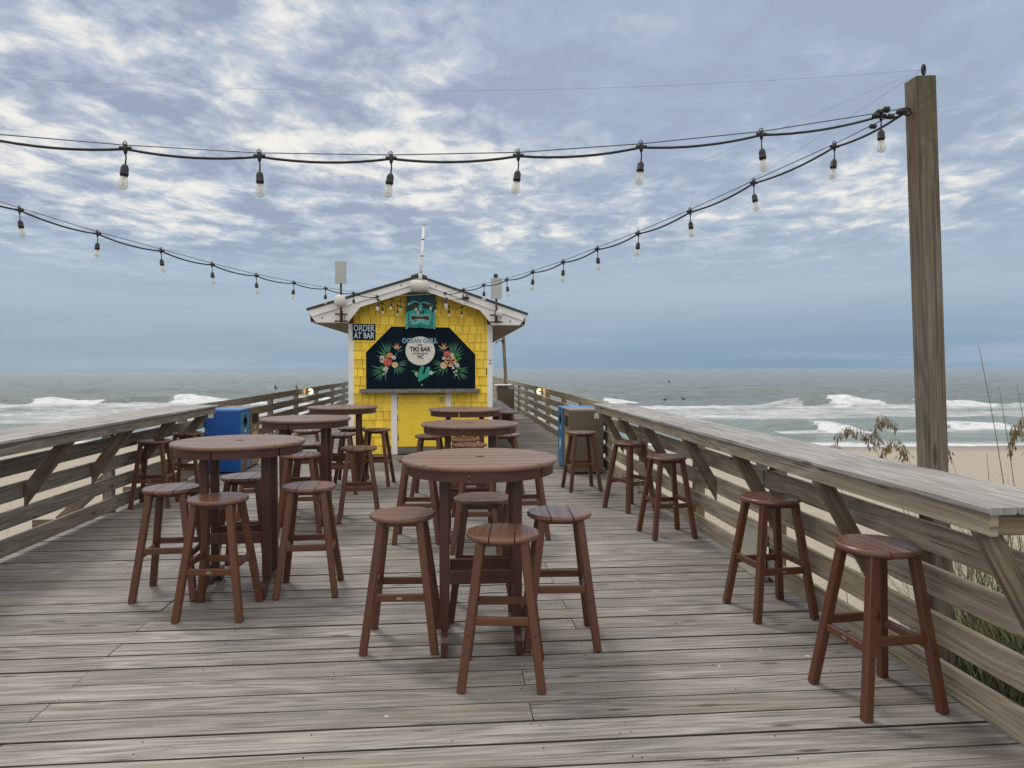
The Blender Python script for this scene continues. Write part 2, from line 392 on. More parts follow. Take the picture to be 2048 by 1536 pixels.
# ------------------------------------------------------------------ railings
ROWS = [(.045, .185), (.262, .402), (.475, .615), (.69, .83)]
def railing(side, label):
    X = 2.352 if side > 0 else -3.648            # centre of the boards
    XP = X + side * .069                          # centre of the posts, outside the boards
    t = thing('pier_railing', label, 'railing', (X, 0, 0))
    if side > 0: ys = [1.25, 5.06, 6.75, 8.75, 10.7, 12.95, 15.05, 17.55, 20.05, 22.55, 25, 27.5, 30.6, 32.5, 35, 37.5, 40, 42.5, 45.5]
    else: ys = [-1.6, .8, 3.2, 5.62, 8.07, 10.22, 12.6, 15.05, 17.5, 20.1, 22.75, 25.2, 27.6, 30, 32.5, 35, 37.5, 40, 42.5, 45.5]
    mat = M_RAIL if side > 0 else M_RAILG
    for y in ys:
        p = MB(); top = 1.0 if y > 10 else .955
        p.beam((side * .069, y, -.55), (side * .069, y, top), (1, 0, 0), .098, .098, .007)
        p.build('post', M_POST if side > 0 else M_RAILG, t)
        if side < 0 and y < 26:
            q = MB(); q.beam((-.13, y + .07, .36), (-.62, y + .07, -.10), (1, 0, 1), .12, .038, .004)
            q.beam((-.9, y + .07, -.15), (.1, y + .07, -.15), (0, 0, 1), .14, .04, .004)
            q.build('knee_brace', M_BRACE, t)
    y_start = .35 if side > 0 else -2.4
    for ri, (z0, z1) in enumerate(ROWS + [(.915, 1.045)]):
        y = y_start if ri < 4 else (9.93 if side > 0 else 9.98)
        first = True
        while y < 45.5:
            cand = [q for q in ys if q > y + 2.0]
            ye = (cand[min(len(cand) - 1, random.choice((0, 1)) if not first else (ri % 2))] if cand else 45.6)
            if ye > 44.5: ye = 45.6
            first = False
            p = MB(); w = z1 - z0
            jx = random.uniform(-.002, .002); jz = random.uniform(-.004, .004)
            p.beam((jx, y + .002, (z0 + z1) / 2 + jz), (jx + random.uniform(-.002, .002), ye - .002, (z0 + z1) / 2 + jz + random.uniform(-.004, .004)), (0, 0, 1), w, .038, .005)
            # nail heads
            for q in ys:
                if y < q < ye and q < 14:
                    for dz in (-.035, .035):
                        p.lathe([(.006, 0), (.006, .0015)], (-side * .0196 + (-.0015 if side > 0 else 0), q + random.uniform(-.02, .02), (z0 + z1) / 2 + dz), 6, 1, 'X')
            p.build('rail_board', [mat, M_IRON], t)
            y = ye
    return t
railing(1, 'weathered brown board railing along the right edge of the pier')
railing(-1, 'weathered grey board railing along the left edge of the pier')

# ------------------------------------------------------------------ bar counters on the railings
def counter(side, label):
    if side > 0: xi, xo, ya, yb, n = 2.0, 2.472, 2.475, 9.91, 4
    else: xi, xo, ya, yb, n = -3.15, -3.735, -2.2, 9.96, 5
    t = thing('bar_counter', label, 'counter', (xi, 0, 0))
    s = side; W = abs(xo - xi); pw = W / n
    for i in range(n):
        y = ya; k = 0
        while y < yb - .1:
            ye = min(yb, y + (random.uniform(2.6, 4.2) if k or i % 2 else 3.66))
            if yb - ye < 1.2: ye = yb
            p = MB(); xc = s * (pw * (i + .5)); jz = random.uniform(-.0015, .0015)
            p.beam((xc, y + (.0015 if k else random.uniform(-.006, .006)), 1.0565 + jz), (xc, ye - .0015, 1.0565 + jz), (1, 0, 0), pw - .009, .027, .004)
            p.build('counter_plank', M_TOP, t); y = ye; k += 1
    p = MB(); p.beam((s * .048, ya + .03, .998), (s * .048, yb - .02, .998), (0, 0, 1), .088, .036, .004); p.build('edge_board', M_RAIL if s > 0 else M_RAILG, t)
    for y in (ya + .05, yb - .05):
        p = MB(); p.beam((s * .068, y, .998), (s * (W - .02), y, .998), (0, 0, 1), .084, .034, .004); p.build('end_board', M_BRACE, t)
    p = MB(); p.beam((s * (W - .06), ya + .09, .998), (s * (W - .06), yb - .09, .998), (0, 0, 1), .086, .03, .004); p.build('back_board', M_BRACE, t)
    if s > 0: bys, w, a, b = [2.58, 3.80, 4.96, 6.07, 7.38, 8.46, 9.45], .088, (.075, .955), (.338, .50)
    else: bys, w, a, b = [1.6, 2.8, 4.0, 5.25, 6.38, 7.52, 8.66, 9.74], .108, (-.13, .955), (-.475, .49)
    for y in bys:
        p = MB()
        d = Vector((b[0] - a[0], 0, b[1] - a[1])).normalized()
        h = w / 2 / abs(d.z)      # horizontal half width of the slanted board
        v = w / 2 / abs(d.x)
        # slanted brace with a level top cut and an upright bottom cut against the rail
        poly = [(a[0] - h, a[1]), (a[0] + h, a[1])]
        xb = b[0]
        zt = a[1] + (xb - (a[0] + s * h)) / d.x * d.z
        zb = a[1] + (xb - (a[0] - s * h)) / d.x * d.z
        poly = [(a[0] - s * h, a[1]), (a[0] + s * h, a[1]), (xb, zt), (xb, zb)] 
        p.prism(poly, y - .019, y + .019)
        me_o = p.build('brace', M_BRACE, t)
        # uv along the brace
        uvd = me_o.data.uv_layers[0].data; ru = random.uniform(0, 30)
        for lp in me_o.data.loops:
            co = me_o.data.vertices[lp.vertex_index].co
            uvd[lp.index].uv = (ru + co.x * d.x + co.z * d.z, ru + co.x * -d.z + co.z * d.x + co.y)
    return t
counter(1, 'long weathered plank bar counter fixed along the right railing')
counter(-1, 'long weathered plank bar counter fixed along the left railing')

# ------------------------------------------------------------------ light posts
def light_post(base, top, w, label, cat='post', eye=True):
    t = thing('light_post', label, cat, base)
    tp = Vector(top) - Vector(base)
    p = MB(); p.beam((tp.x * -.6 / (tp.z), tp.y * -.6 / tp.z, -1.6), tuple(tp), (1, 0, 0), w, w, .006)
    p.build('timber', M_LPOST, t)
    if eye:
        q = MB(); c = tp + Vector((.005, -.02, .0))
        q.tube([c + Vector((0, 0, -.01)), c + Vector((0, 0, .02))], .006, 6)
        q.tube([c + Vector((math.sin(a) * .013, math.sin(a) * .008, .042 - math.cos(a) * .024)) for a in [i * math.pi / 7 for i in range(15)]], .0065, 6)
        q.build('eye_bolt', M_BLACK, t)
        q = MB(); c = Vector((tp.x * .917 - w / 2, tp.y * .917, tp.z * .917 + .005))
        q.tube([c + Vector((.02, 0, 0)), c + Vector((-.012, 0, 0))], .005, 6)
        q.tube([c + Vector((-.026 - math.cos(a) * .018, 0, math.sin(a) * .018)) for a in [i * math.pi / 7 for i in range(15)]], .005, 6)
        q.tube([c + Vector((w, 0, 0)), c + Vector((w + .02, 0, 0))], .006, 6)
        q.build('hook', M_BLACK, t)
    return t
M_LPOST = wood_mat('light_post_timber', (0.235, 0.198, 0.150), (0.085, 0.070, 0.052), (0.27, 0.17, 0.08), 0.8, 0.3, 0.1, 0.0, 0.9, 0.3, 0.5)
# lichen near the top and rust runs under the hooks on the real post
nt = M_LPOST.node_tree; g = NT(nt); bs = [n for n in nt.nodes if n.type == 'BSDF_PRINCIPLED'][0]
src = bs.inputs['Base Color'].links[0].from_socket
geo = g.n('ShaderNodeNewGeometry'); px, py, pz = g.sep(geo.outputs['Position']); nx, ny, nz = g.sep(geo.outputs['True Normal'])
li = g.noise(geo.outputs['Position'], 28.0, 5, 0.7)
hm = g.mapr(pz, 2.2, 3.0)
lm = g.math('MULTIPLY', g.mapr(g.math('ADD', li, g.math('MULTIPLY', hm, 0.22)), 0.52, 0.66), g.math('MULTIPLY', hm, g.mapr(ny, 0.0, -0.5)))
c2 = g.mix(g.math('MULTIPLY', lm, .75), src, (0.080, 0.074, 0.036))
ru = g.math('MULTIPLY', g.mapr(nx, -0.3, -0.8), g.mapr(g.math('ABSOLUTE', g.math('SUBTRACT', py, g.math('MULTIPLY_ADD', g.noise(g.comb(0.0, 0.0, pz), 6.0, 2), .02, 3.478))), 0.004, 0.014, 1.0, 0.0))
rz = g.math('MULTIPLY', ru, g.mapr(g.noise(geo.outputs['Position'], 7.0, 3), 0.35, 0.55))
rz = g.math('MULTIPLY', rz, g.mapr(pz, 2.3, 2.6))
c2 = g.mix(g.math('MULTIPLY', rz, 0.75), c2, (0.20, 0.065, 0.025))
nt.links.new(c2, bs.inputs['Base Color'])
light_post((2.556, 3.5, 1.0), (2.412, 3.5, 3.075), .106, 'tall weathered timber post holding the light strings beside the right counter')
light_post((-3.84, 4.2, 1.0), (-3.80, 4.2, 3.26), .098, 'tall timber post beyond the left counter holding the left light string')
t = thing('light_pole', 'thin dark distant pole leaning behind the yellow hut near the right rail', 'pole', (2.36, 30.0, 0))
p = MB(); p.beam((.06, 0, -.5), (-.14, 0, 2.98), (1, 0, 0), .13, .13, .01); p.build('shaft', M_BRACE, t)
p = MB(); p.tube([(-.16, -.08, 2.7), (-.42, -.1, 2.62), (-.46, -.1, 2.5)], .02, 6); p.lathe([(.02, 2.74), (.06, 2.6)], (-.17, -.09, 0), 8); p.build('bracket', M_BLACK, t)

# ------------------------------------------------------------------ stools and tables
def disc_strip(mb, r, zb, zt, x0, x1, mi=0, bev=.008, hole=0):
    """the part of a round, rounded-edge disc lying between x0 and x1 (a seat or top board along local Y)"""
    n = 12; levels = [(r - bev * 1.4, zb), (r - .002, zb + bev), (r, (zb + zt) / 2), (r - .002, zt - bev * .7), (r - bev, zt)]
    base = len(mb.v); ru = random.uniform(0, 30); rv = random.uniform(0, 30); cnt = None
    uvs = []
    for rr, z in levels:
        a, b = max(x0, -rr + .0005), min(x1, rr - .0005)
        xs = [a + (b - a) * i / n for i in range(n + 1)]
        # denser sampling near the rim for end boards
        if x0 <= -r: xs = [b - (b - a) * (1 - (1 - i / n) ** 2) for i in range(n + 1)][::-1]
        if x1 >= r: xs = [a + (b - a) * (1 - (1 - i / n) ** 2) for i in range(n + 1)]
        ring = [(x, -math.sqrt(max(0, rr * rr - x * x))) for x in xs] + [(x, math.sqrt(max(0, rr * rr - x * x))) for x in xs[::-1]]
        cnt = len(ring)
        for x, y in ring: mb.v.append((x, y, z)); uvs.append((ru + y, rv + x + z))
    for l in range(len(levels) - 1):
        for i in range(cnt):
            j = (i + 1) % cnt
            idx = (base + l * cnt + i, base + l * cnt + j, base + (l + 1) * cnt + j, base + (l + 1) * cnt + i)
            mb.face(idx, [uvs[q - base] for q in idx], mi)
    idx = [base + cnt - 1 - i for i in range(cnt)]; mb.face(idx, [uvs[q - base] for q in idx], mi)
    idx = [base + (len(levels) - 1) * cnt + i for i in range(cnt)]; mb.face(idx, [uvs[q - base] for q in idx], mi)

def make_stool():
    t = thing('bar_stool', 'brown round bar stool', 'bar stool')
    mb = MB(); r = .1885; zb, zt = .718, .748
    for x0, x1 in ((-r - .01, -.0660), (-.0605, .0605), (.0660, r + .01)): disc_strip(mb, r, zb, zt, x0, x1)
    mb.build('seat', M_SEAT, t)
    mb = MB(); mb.beam((-.12, 0, .7045), (.12, 0, .7045), (0, 1, 0), .20, .026, .004); mb.build('seat_cleat', M_STOOL, t)
    TOP, FT = .108, .198
    def leg_at(z): return FT + (TOP - FT) * z / .717
    for sx in (-1, 1):
        for sy in (-1, 1):
            mb = MB()
            a = (sx * FT, sy * FT, 0.001); b = (sx * TOP, sy * TOP, .717)
            mb.beam(a, b, (1, 0, 0), .044, .044, .005)
            q = leg_at(.27)
            mb.lathe([(.0045, -.001), (.0045, .0005)], (sx * q, sy * (q + .0232), .27), 8, 1, 'Y')
            mb.build('leg', [M_STOOL, M_BLACK], t)
    for sy in (-1, 1):
        mb = MB(); z = .335; q = leg_at(z)
        mb.beam((-q + .018, sy * q, z), (q - .018, sy * q, z), (0, 0, 1), .042, .024, .004); mb.build('stretcher', M_STOOL, t)
    for sx in (-1, 1):
        mb = MB(); z = .302; q = leg_at(z)
        mb.beam((sx * q, -q + .018, z), (sx * q, q - .018, z), (0, 0, 1), .042, .024, .004)
        if sx < 0:
            ov = [(math.cos(a) * .018, math.sin(a) * .008) for a in [i * math.pi / 8 for i in range(16)]]
            b0 = len(mb.v)
            for y, zz in ov: mb.v.append((sx * q - .0132, y, z + zz))
            mb.face([b0 + i for i in range(16)], None, 1)
        mb.build('stretcher', [M_STOOL, M_METAL], t)
    return t
GS = 'brown round bar stools on the pier deck'
# (x, y, turn in degrees, label)
STOOLS = [
 (0.266, 3.626, -6, 'bar stool nearest in front of the front right table, warm seat with two grooves'),
 (-0.278, 4.136, 87, 'bar stool left of the front right table, seat grain running crosswise'),
 (0.632, 4.099, -3, 'bar stool right of the front right table, pale shiny seat with two dark grooves'),
 (0.206, 4.595, 87, 'bar stool under the front right table, seat seen between the table legs'),
 (-0.299, 6.584, -3, 'bar stool left of the second right table, seat mostly behind the front table rim'),
 (0.696, 6.639, 0, 'bar stool right of the second right table, legs showing below the front right table'),
 (0.231, 6.178, -6, 'bar stool before the second right table, seat hidden behind the front right tabletop'),
 (0.21, 7.75, 5, 'bar stool behind the second right table, mostly hidden by nearer legs'),
 (-0.253, 8.78, -6, 'bar stool before the yellow hut door, left of the third right table'),
 (0.159, 8.345, 92, 'bar stool before the third right table, just behind the second right tabletop'),
 (0.207, 9.40, 0, 'bar stool behind the third right table close to the yellow hut wall'),
 (0.682, 8.854, 2, 'bar stool right of the third right table before the white hut corner'),
 (-1.503, 4.735, 87, 'bar stool in front of the front left table, warm seat with crosswise grooves'),
 (-1.954, 5.155, 3, 'bar stool left of the front left table, pale seat with slanting grooves'),
 (-1.008, 5.159, 3, 'bar stool right of the front left table, dull brown seat with slanting grooves'),
 (-1.580, 5.645, 2, 'bar stool under the front left table, bright seat between the table legs'),
 (-0.956, 7.523, 6, 'bar stool right of the second left table, standing alone before the hut'),
 (-1.446, 7.008, 3, 'bar stool in front of the second left table, grooved seat above a nearer stool'),
 (-1.544, 7.952, 4, 'bar stool behind the second left table, pale seat left of that table leg'),
 (-1.993, 7.516, 15, 'bar stool left of the second left table, legs showing below the front left tabletop'),
 (-1.892, 9.636, 12, 'bar stool left of the third left table, pale seat over bare deck'),
 (-1.383, 9.096, 3, 'bar stool in front of the third left table, grooved seat beside a table leg'),
 (-1.363, 9.936, 0, 'bar stool behind the third left table by the white hut corner'),
 (-0.998, 9.691, -6, 'bar stool right of the third left table against the yellow shingle wall'),
 (-3.384, 8.432, 96, 'nearer of the two dark bar stools standing under the left counter'),
 (-3.36, 9.40, 90, 'farther of the two dark bar stools under the left counter beside the blue bin'),
 (1.689, 9.06, 6, 'bar stool standing in front of the brown bin at the right railing'),
 (2.001, 7.787, 117, 'farthest of the four bar stools under the right counter'),
 (2.037, 6.545, 96, 'second farthest of the four bar stools under the right counter'),
 (2.073, 4.442, 96, 'bar stool under the right counter beside the pale leaning panel'),
 (2.039, 3.225, 6, 'large bar stool nearest the viewer under the end of the right counter'),
]
proto_stool = make_stool(); used = False
def place_stool(x, y, deg, label, group=GS):
    global used
    o = proto_stool if not used else copy_tree(proto_stool)
    used = True
    o.location = (x, y, 0.0035); o.rotation_euler = (0, 0, R(deg)); tag(o, label, 'bar stool', group)
for s in STOOLS: place_stool(*s)
for k in range(10):
    place_stool(1.045 + random.uniform(-.02, .02), 13.12 + .46 * k, random.uniform(-4, 4),
                'bar stool in the straight row along the right side of the yellow hut', 'bar stools stored beside the hut')

def make_table():
    t = thing('bar_table', 'tall round brown bar table', 'bar table')
    r = .455; zb, zt = 1.036, 1.065
    mb = MB(); edges = [-r - .01] + [-.325, -.195, -.065, .065, .195, .325] + [r + .01]
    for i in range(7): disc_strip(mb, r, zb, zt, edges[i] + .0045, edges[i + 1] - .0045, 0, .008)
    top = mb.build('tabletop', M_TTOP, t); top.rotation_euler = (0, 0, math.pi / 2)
    mb = MB(); mb.lathe([(.021, zt + .0004), (.027, zt + .0018), (.029, zt + .0004)], (0, 0, 0), 18, 0); mb.lathe([(.020, zt + .0002), (.020, zt + .0010)], (0, 0, 0), 16, 1)  # flat dark disc painted for the shade inside the hole
    mb.build('umbrella_hole', [M_TABLE, M_DARK], t)
    for k in range(6):
        mb = MB(); n = 8; a0 = k * math.pi / 3 + .012 + .35; a1 = (k + 1) * math.pi / 3 - .012 + .35; base = len(mb.v)
        for i in range(n + 1):
            a = a0 + (a1 - a0) * i / n
            for rr, z in ((.408, zb - .054), (.430, zb - .056), (.432, zb - .0005), (.408, zb - .0005)): mb.v.append((rr * math.cos(a), rr * math.sin(a), z))
        for i in range(n):
            for q in range(4):
                q2 = (q + 1) % 4; b0 = base + i * 4; L = .07 * i
                mb.face((b0 + q, b0 + q2, b0 + 4 + q2, b0 + 4 + q), [(L, q * .05), (L, q * .05 + .05), (L + .07, q * .05 + .05), (L + .07, q * .05)])
        mb.face([base + 3, base + 2, base + 1, base]); mb.face([base + n * 4 + q for q in range(4)])
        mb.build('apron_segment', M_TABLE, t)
    for sx in (-1, 1):
        for sy in (-1, 1):
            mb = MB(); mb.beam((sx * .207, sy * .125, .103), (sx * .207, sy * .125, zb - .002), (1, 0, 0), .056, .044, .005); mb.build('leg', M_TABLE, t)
        # arched foot under each pair of legs
        mb = MB(); poly = [(-.285, .002), (-.215, .002), (-.19, .035), (-.12, .062), (0, .070), (.12, .062), (.19, .035), (.215, .002), (.285, .002), (.290, .08), (.272, .105), (-.272, .105), (-.290, .08)]
        mb.prism(poly, -.019, .019)
        f = mb.build('foot', M_TABLE, t); f.rotation_euler = (0, 0, math.pi / 2); f.location = (sx * .207, 0, 0)
        mb = MB(); mb.beam((sx * .207, -.36, zb - .028), (sx * .207, .36, zb - .028), (1, 0, 0), .036, .05, .004); mb.build('top_support', M_TABLE, t)
    for sy in (-1, 1):
        mb = MB(); mb.beam((-.178, sy * .125, .392), (.178, sy * .125, .392), (0, 0, 1), .076, .03, .004); mb.build('footrest_board', M_TABLE, t)
    return t
TABLES = [
 (0.170, 4.155, 0, 'large round bar table in front on the right, its slatted top nearest the middle'),
 (0.180, 6.640, 1, 'middle of the three round bar tables on the right'),
 (0.180, 8.900, -1, 'farthest of the three round bar tables on the right, before the yellow door'),
 (-1.505, 5.215, 2, 'large round bar table in front on the left, with a blue bin behind it'),
 (-1.485, 7.450, -1, 'middle of the three round bar tables on the left'),
 (-1.415, 9.520, 1, 'farthest of the three round bar tables on the left, overlapping the hut corner'),
]
pt = make_table()
for i, (x, y, a, lb) in enumerate(TABLES):
    o = pt if i == 0 else copy_tree(pt)
    o.location = (x, y, .0035); o.rotation_euler = (0, 0, R(a)); tag(o, lb, 'bar table', 'tall round bar tables with stools')

# ------------------------------------------------------------------ litter and recycling bins
def make_bin(kind, x, y, face, label, w=.53, d=.515, h=.955):
    """face = +1 opening towards +X, -1 towards -X; x is the front face, y the near side"""
    t = thing('recycling_bin' if kind == 'blue' else 'litter_bin', label, 'bin', (x, y, 0), 0, 'paired bins standing by the railings')
    s = -face; B, F, L = (M_BLUE, M_BLUEL, M_BLUELID) if kind == 'blue' else (M_BROWN, M_BROWNL, M_BROWNLID)
    mb = MB(); x0, x1 = sorted((s * .012, s * d)); mb.box(x0, x1, .004, w - .004, .03, h - .03, .012); mb.build('body', B, t)
    mb = MB(); x0, x1 = sorted((s * .03, s * (d - .03))); mb.box(x0, x1, .03, w - .03, .002, .032, .004); mb.build('plinth', M_BLACK, t)
    mb = MB(); x0, x1 = sorted((0, s * (d + .008))); mb.box(x0, x1, -.004, w + .004, h - .03, h, .009); mb.build('lid', L, t)
    mb = MB(); x0, x1 = sorted((0, s * .0125)); mb.box(x0, x1, .028, w - .028, .05, h - .045, .004); fr = mb.build('front_panel', F, t)
    # opening: raised dark shapes painted for the shade inside
    mb = MB()
    if kind == 'blue':
        for cy, cz, r in ((w / 2, .80, .062), (w / 2, .735, .055), (w / 2 - .05, .765, .05), (w / 2 + .05, .765, .05)):
            mb.lathe([(r, -s * .0035), (r, s * .006)], (0, cy, cz), 18, 0, 'X')
    else:
        a, b2 = sorted((-s * .0035, s * .006)); mb.box(a, b2, .09, w - .09, .69, .85, .004)
    mb.build('opening', M_DARK, t)
    mb = MB()
    if kind == 'blue':
        mb.lathe([(.026, -s * .0025), (.026, s * .004)], (0, w / 2, .62), 16, 0, 'X')
        for q in range(5):
            aa = q * .5; mb.beam((-s * .002, w / 2 - .06 + .03 * q, .30 + .05 * math.sin(aa * 2.2)), (-s * .002, w / 2 - .035 + .03 * q, .44 + .03 * math.cos(aa * 3)), (0, 1, 0), .022, .003, .0008)
    else:
        for q in range(3): mb.box(-.0025 if s > 0 else .0005, -.0005 if s > 0 else .0025, w / 2 - .11 + .09 * q, w / 2 - .07 + .09 * q, .34, .56, .0006)
        mb.lathe([(.02, -s * .0025), (.02, s * .004)], (0, w / 2, .62), 14, 0, 'X')
    mb.build('sticker', M_CHALK if kind == 'blue' else M_CREAM, t)
    return t
make_bin('brown', 1.742, 10.325, -1, 'brown litter bin with square opening, beside the right railing, nearer than its blue mate')
make_bin('blue', 1.735, 10.872, -1, 'blue recycling bin half hidden behind the brown bin at the right railing')
make_bin('blue', -3.105, 10.80, 1, 'blue recycling bin with round opening at the end of the left counter')
make_bin('brown', -3.105, 11.345, 1, 'brown litter bin just behind the blue bin at the left railing')
fb = make_bin('brown', 1.60, 24.2, -1, 'distant brown bin by the right railing beyond the hut, white top and number', .5, .58, .93)
fb['group'] = 'bins farther along the pier'
mb = MB(); mb.box(-.08, .50, -.08, .56, .935, .965, .006); mb.build('white_top', M_WHITE, fb)
text_part('718', .105, (.45, -.0035, .855), M_WHITE, fb, 'number', .004, .002)
def tag_plate(x, y, z, label):
    t = thing('number_tag', label, 'tag', (x, y, z))
    mb = MB(); mb.prism([(-.034, -.045), (.034, -.045), (.036, .012), (.012, .040), (-.012, .040), (-.036, .012)], -.004, 0.0); mb.build('plate', M_OFFW, t)
    mb = MB(); mb.prism([(-.016, -.022), (.016, -.022), (.016, .002), (-.016, .002)], -.0055, -.0042); mb.lathe([(.006, -.0055), (.006, -.0045)], (0, 0, .026), 8, 0, 'Y'); mb.build('mark', M_GREYP, t)
tag_plate(2.147, 10.3205, .869, 'small white tag on the corner of the brown bin under the right counter')
tag_plate(-3.52, 10.794, .878, 'small white tag on the upper corner of the blue bin by the left counter')

# weatherproof outlet, its wire, and the pale panel leaning on the right railing
t = thing('outlet_box', 'small pale outlet box with black wire under the right counter', 'outlet box', (2.335, 5.07, .86))
mb = MB(); mb.box(-.05, -.005, -.035, .045, -.03, .065, .004); mb.build('box', M_GREYP, t)
mb = MB(); mb.lathe([(.032, -.006), (.028, -.02), (.01, -.024)], (-.025, .055, .02), 14, 0, 'X'); mb.build('cover', M_METAL, t)
mb = MB(); mb.tube([(-.03, -.02, -.03), (-.028, -.022, -.15), (-.026, -.016, -.35), (-.022, -.02, -.70)], .0035, 6); mb.build('wire', M_BLACK, t)
t = thing('leaning_panel', 'pale plywood panel leaning on the right railing behind a stool', 'panel', (2.30, 5.27, .005), 0)
mb = MB(); mb.beam((0, 0, .0), (.022, 0, .345), (0, 1, 0), .50, .014, .004); mb.build('board', M_PLY, t)
mb = MB(); mb.tube([(-.015, -.12, .10), (-.04, -.13, .16), (-.025, -.18, .19), (-.015, -.20, .10), (-.012, -.20, .02)], .006, 6); mb.build('hose', M_GREYP, t)

# ------------------------------------------------------------------ the bar hut
HY = 12.87
hut = thing('bar_hut', 'yellow shingled bar hut with white gable and painted mural board', 'hut', (-.53, HY, 0))
HX = -.53
def hx(x): return x - HX
def P(name, mb, mat, parent=hut): return mb.build(name, mat, parent)
# core walls
mb = MB(); mb.box(hx(-1.79), hx(.74), .012, 9.8, .02, 2.36, .004)
mb.prism([(hx(-1.79), 2.355), (hx(.74), 2.355), (hx(.74), 2.42), (hx(-.543), 2.93), (hx(-1.79), 2.5)], .013, 9.79)
P('wall', mb, plain_mat('gap_shadow_sheathing', (0.20, 0.125, 0.012), 0.8))  # wall behind the siding darkened to paint shadow into the shingle gaps
# shingle siding as real overlapping courses
mb = MB(); zc = -.135; k = 0
while zc < 2.95:
    z0, z1 = max(zc, .02), zc + .158
    x = -1.715 + random.uniform(-.08, 0); 
    while x < .66:
        w = random.choice((.10, .12, .14, .155, .17, .19)) * random.uniform(.92, 1.08); xa, xb = max(x, -1.715), min(x + w - .007, .663)
        roof = 2.97 - abs((xa + xb) / 2 + .543) * .335
        indoor = (-1.0 < (xa + xb) / 2 < -.05 and z1 < 1.0)
        inboard = (-1.42 < (xa + xb) / 2 < .37 and 1.25 < z0 and z1 < 1.78)
        if xb - xa > .02 and z0 < roof and not indoor and not inboard:
            dz = random.uniform(-.0015, .0015); th1 = .026 + random.uniform(-.002, .002)
            b = len(mb.v); ca, cb = hx(xa), hx(xb)
            for (yy, zz) in ((-th1, z0 + dz), (-.004, min(z1 + .02, roof + .1)), (.011, min(z1 + .02, roof + .1)), (.011, z0 + dz)):
                mb.v.append((ca, yy, zz)); mb.v.append((cb, yy, zz))
            mb.face((b, b + 1, b + 3, b + 2)); mb.face((b + 6, b + 7, b + 1, b)); mb.face((b, b + 2, b + 4, b + 6)); mb.face((b + 1, b + 7, b + 5, b + 3)); mb.face((b + 2, b + 3, b + 5, b + 4)); mb.face((b + 4, b + 5, b + 7, b + 6))
        x += w
    zc += .1545; k += 1
sid = P('shingle_siding', mb, M_YELLOW)
# per shingle tone
nt = M_YELLOW.node_tree; g = NT(nt); bs = [n for n in nt.nodes if n.type == 'BSDF_PRINCIPLED'][0]
src = bs.inputs['Base Color'].links[0].from_socket
tn = g.math('MULTIPLY_ADD', g.n('ShaderNodeNewGeometry').outputs['Random Per Island'], .26, .87)
nt.links.new(g.mix(1.0, src, g.comb(tn, tn, tn), 'MULTIPLY'), bs.inputs['Base Color'])
for x0, x1 in ((-1.812, -1.714), (.662, .760)):
    mb = MB(); mb.box(hx(x0), hx(x1), -.022, .10, .012, 2.352, .004); P('corner_board', mb, M_WHITE)
# small cable plate on the right corner board
mb = MB(); mb.box(hx(.70), hx(.735), -.030, -.023, 1.63, 1.72, .002); mb.lathe([(.014, -.036), (.014, -.029)], (hx(.717), 0, 1.705), 10, 1, 'Y'); mb.lathe([(.014, -.036), (.014, -.029)], (hx(.717), 0, 1.645), 10, 1, 'Y'); P('outlet_plate', mb, [M_WHITE, M_BLACK])
# door
mb = MB(); mb.box(hx(-.945), hx(-.097), -.012, .03, .150, 1.085, .004); door = P('door', mb, M_DOOR)
mb = MB(); mb.lathe([(.012, 0), (.012, -.03), (.033, -.035), (.036, -.055), (.022, -.068)], (hx(-.155), -.012, 1.0), 16, 0, 'Y'); mb.build('knob', M_METAL, door)
mb = MB(); mb.lathe([(.02, 0), (.02, -.008), (.008, -.012)], (hx(-.155), -.012, .70), 12, 0, 'Y'); mb.build('keyhole', M_METAL, door)
for z in (.26, .62, .95):
    mb = MB(); mb.box(hx(-.958), hx(-.930), -.019, -.011, z, z + .09, .002); mb.tube([(hx(-.947), -.02, z - .005), (hx(-.947), -.02, z + .095)], .007, 6); mb.build('hinge', M_IRON, door)
mb = MB(); mb.box(hx(-.955), hx(-.088), -.006, .04, .02, .146, .003); P('door_step', mb, M_SILL)
for x0, x1 in ((-1.062, -.952), (-.090, .010)):
    mb = MB(); mb.box(hx(x0), hx(x1), -.026, .02, .012, 1.112, .004); P('door_trim', mb, M_WHITE)
mb = MB(); mb.box(hx(-.945), hx(-.097), -.010, .03, 1.087, 1.115, .002); P('door_head', mb, M_BLACK)
# sill shelf in three boards
for x0, x1 in ((-1.594, -1.002), (-.998, -.112), (-.108, .523)):
    mb = MB(); mb.box(hx(x0), hx(x1), -.24, .01, 1.125, 1.190, .006); P('sill_board', mb, M_SILL)
# mural board
mb = MB(); BP = [(-1.503, 1.192), (.452, 1.192), (.452, 1.812), (-.016, 2.297), (-1.05, 2.310), (-1.503, 1.845)]
mb.prism([(hx(x), z) for x, z in BP], -.052, -.02); hatch = P('mural_board', mb, M_NAVY)
mb = MB()
for i in range(1, 6):
    a, b = BP[i], BP[(i + 1) % 6]
    if i == 5: continue
    mb.beam((hx(a[0]), -.035, a[1]), (hx(b[0]), -.035, b[1]), (0, 1, 0), .05, .012, .002)
mb.beam((hx(-1.503), -.035, 1.845), (hx(-1.503), -.035, 1.195), (0, 1, 0), .05, .012, .002)
mb.build('board_edge', M_DOOR, hatch)
def mx_(c): return hx(-1.503 + ((c / 8.533 + 720) - 732) * .008927)
def mz_(c): return 1.197 + (777 - (c / 8.533 + 640)) * .00893
LAY = [-.0525]
def flat(name, polys, mat, lift, parent=hatch):
    mb = MB()
    for p in polys: mb.prism([(mx_(x), mz_(y)) for x, y in p], -.0525 - lift, -.0515)
    return mb.build(name, mat, parent)
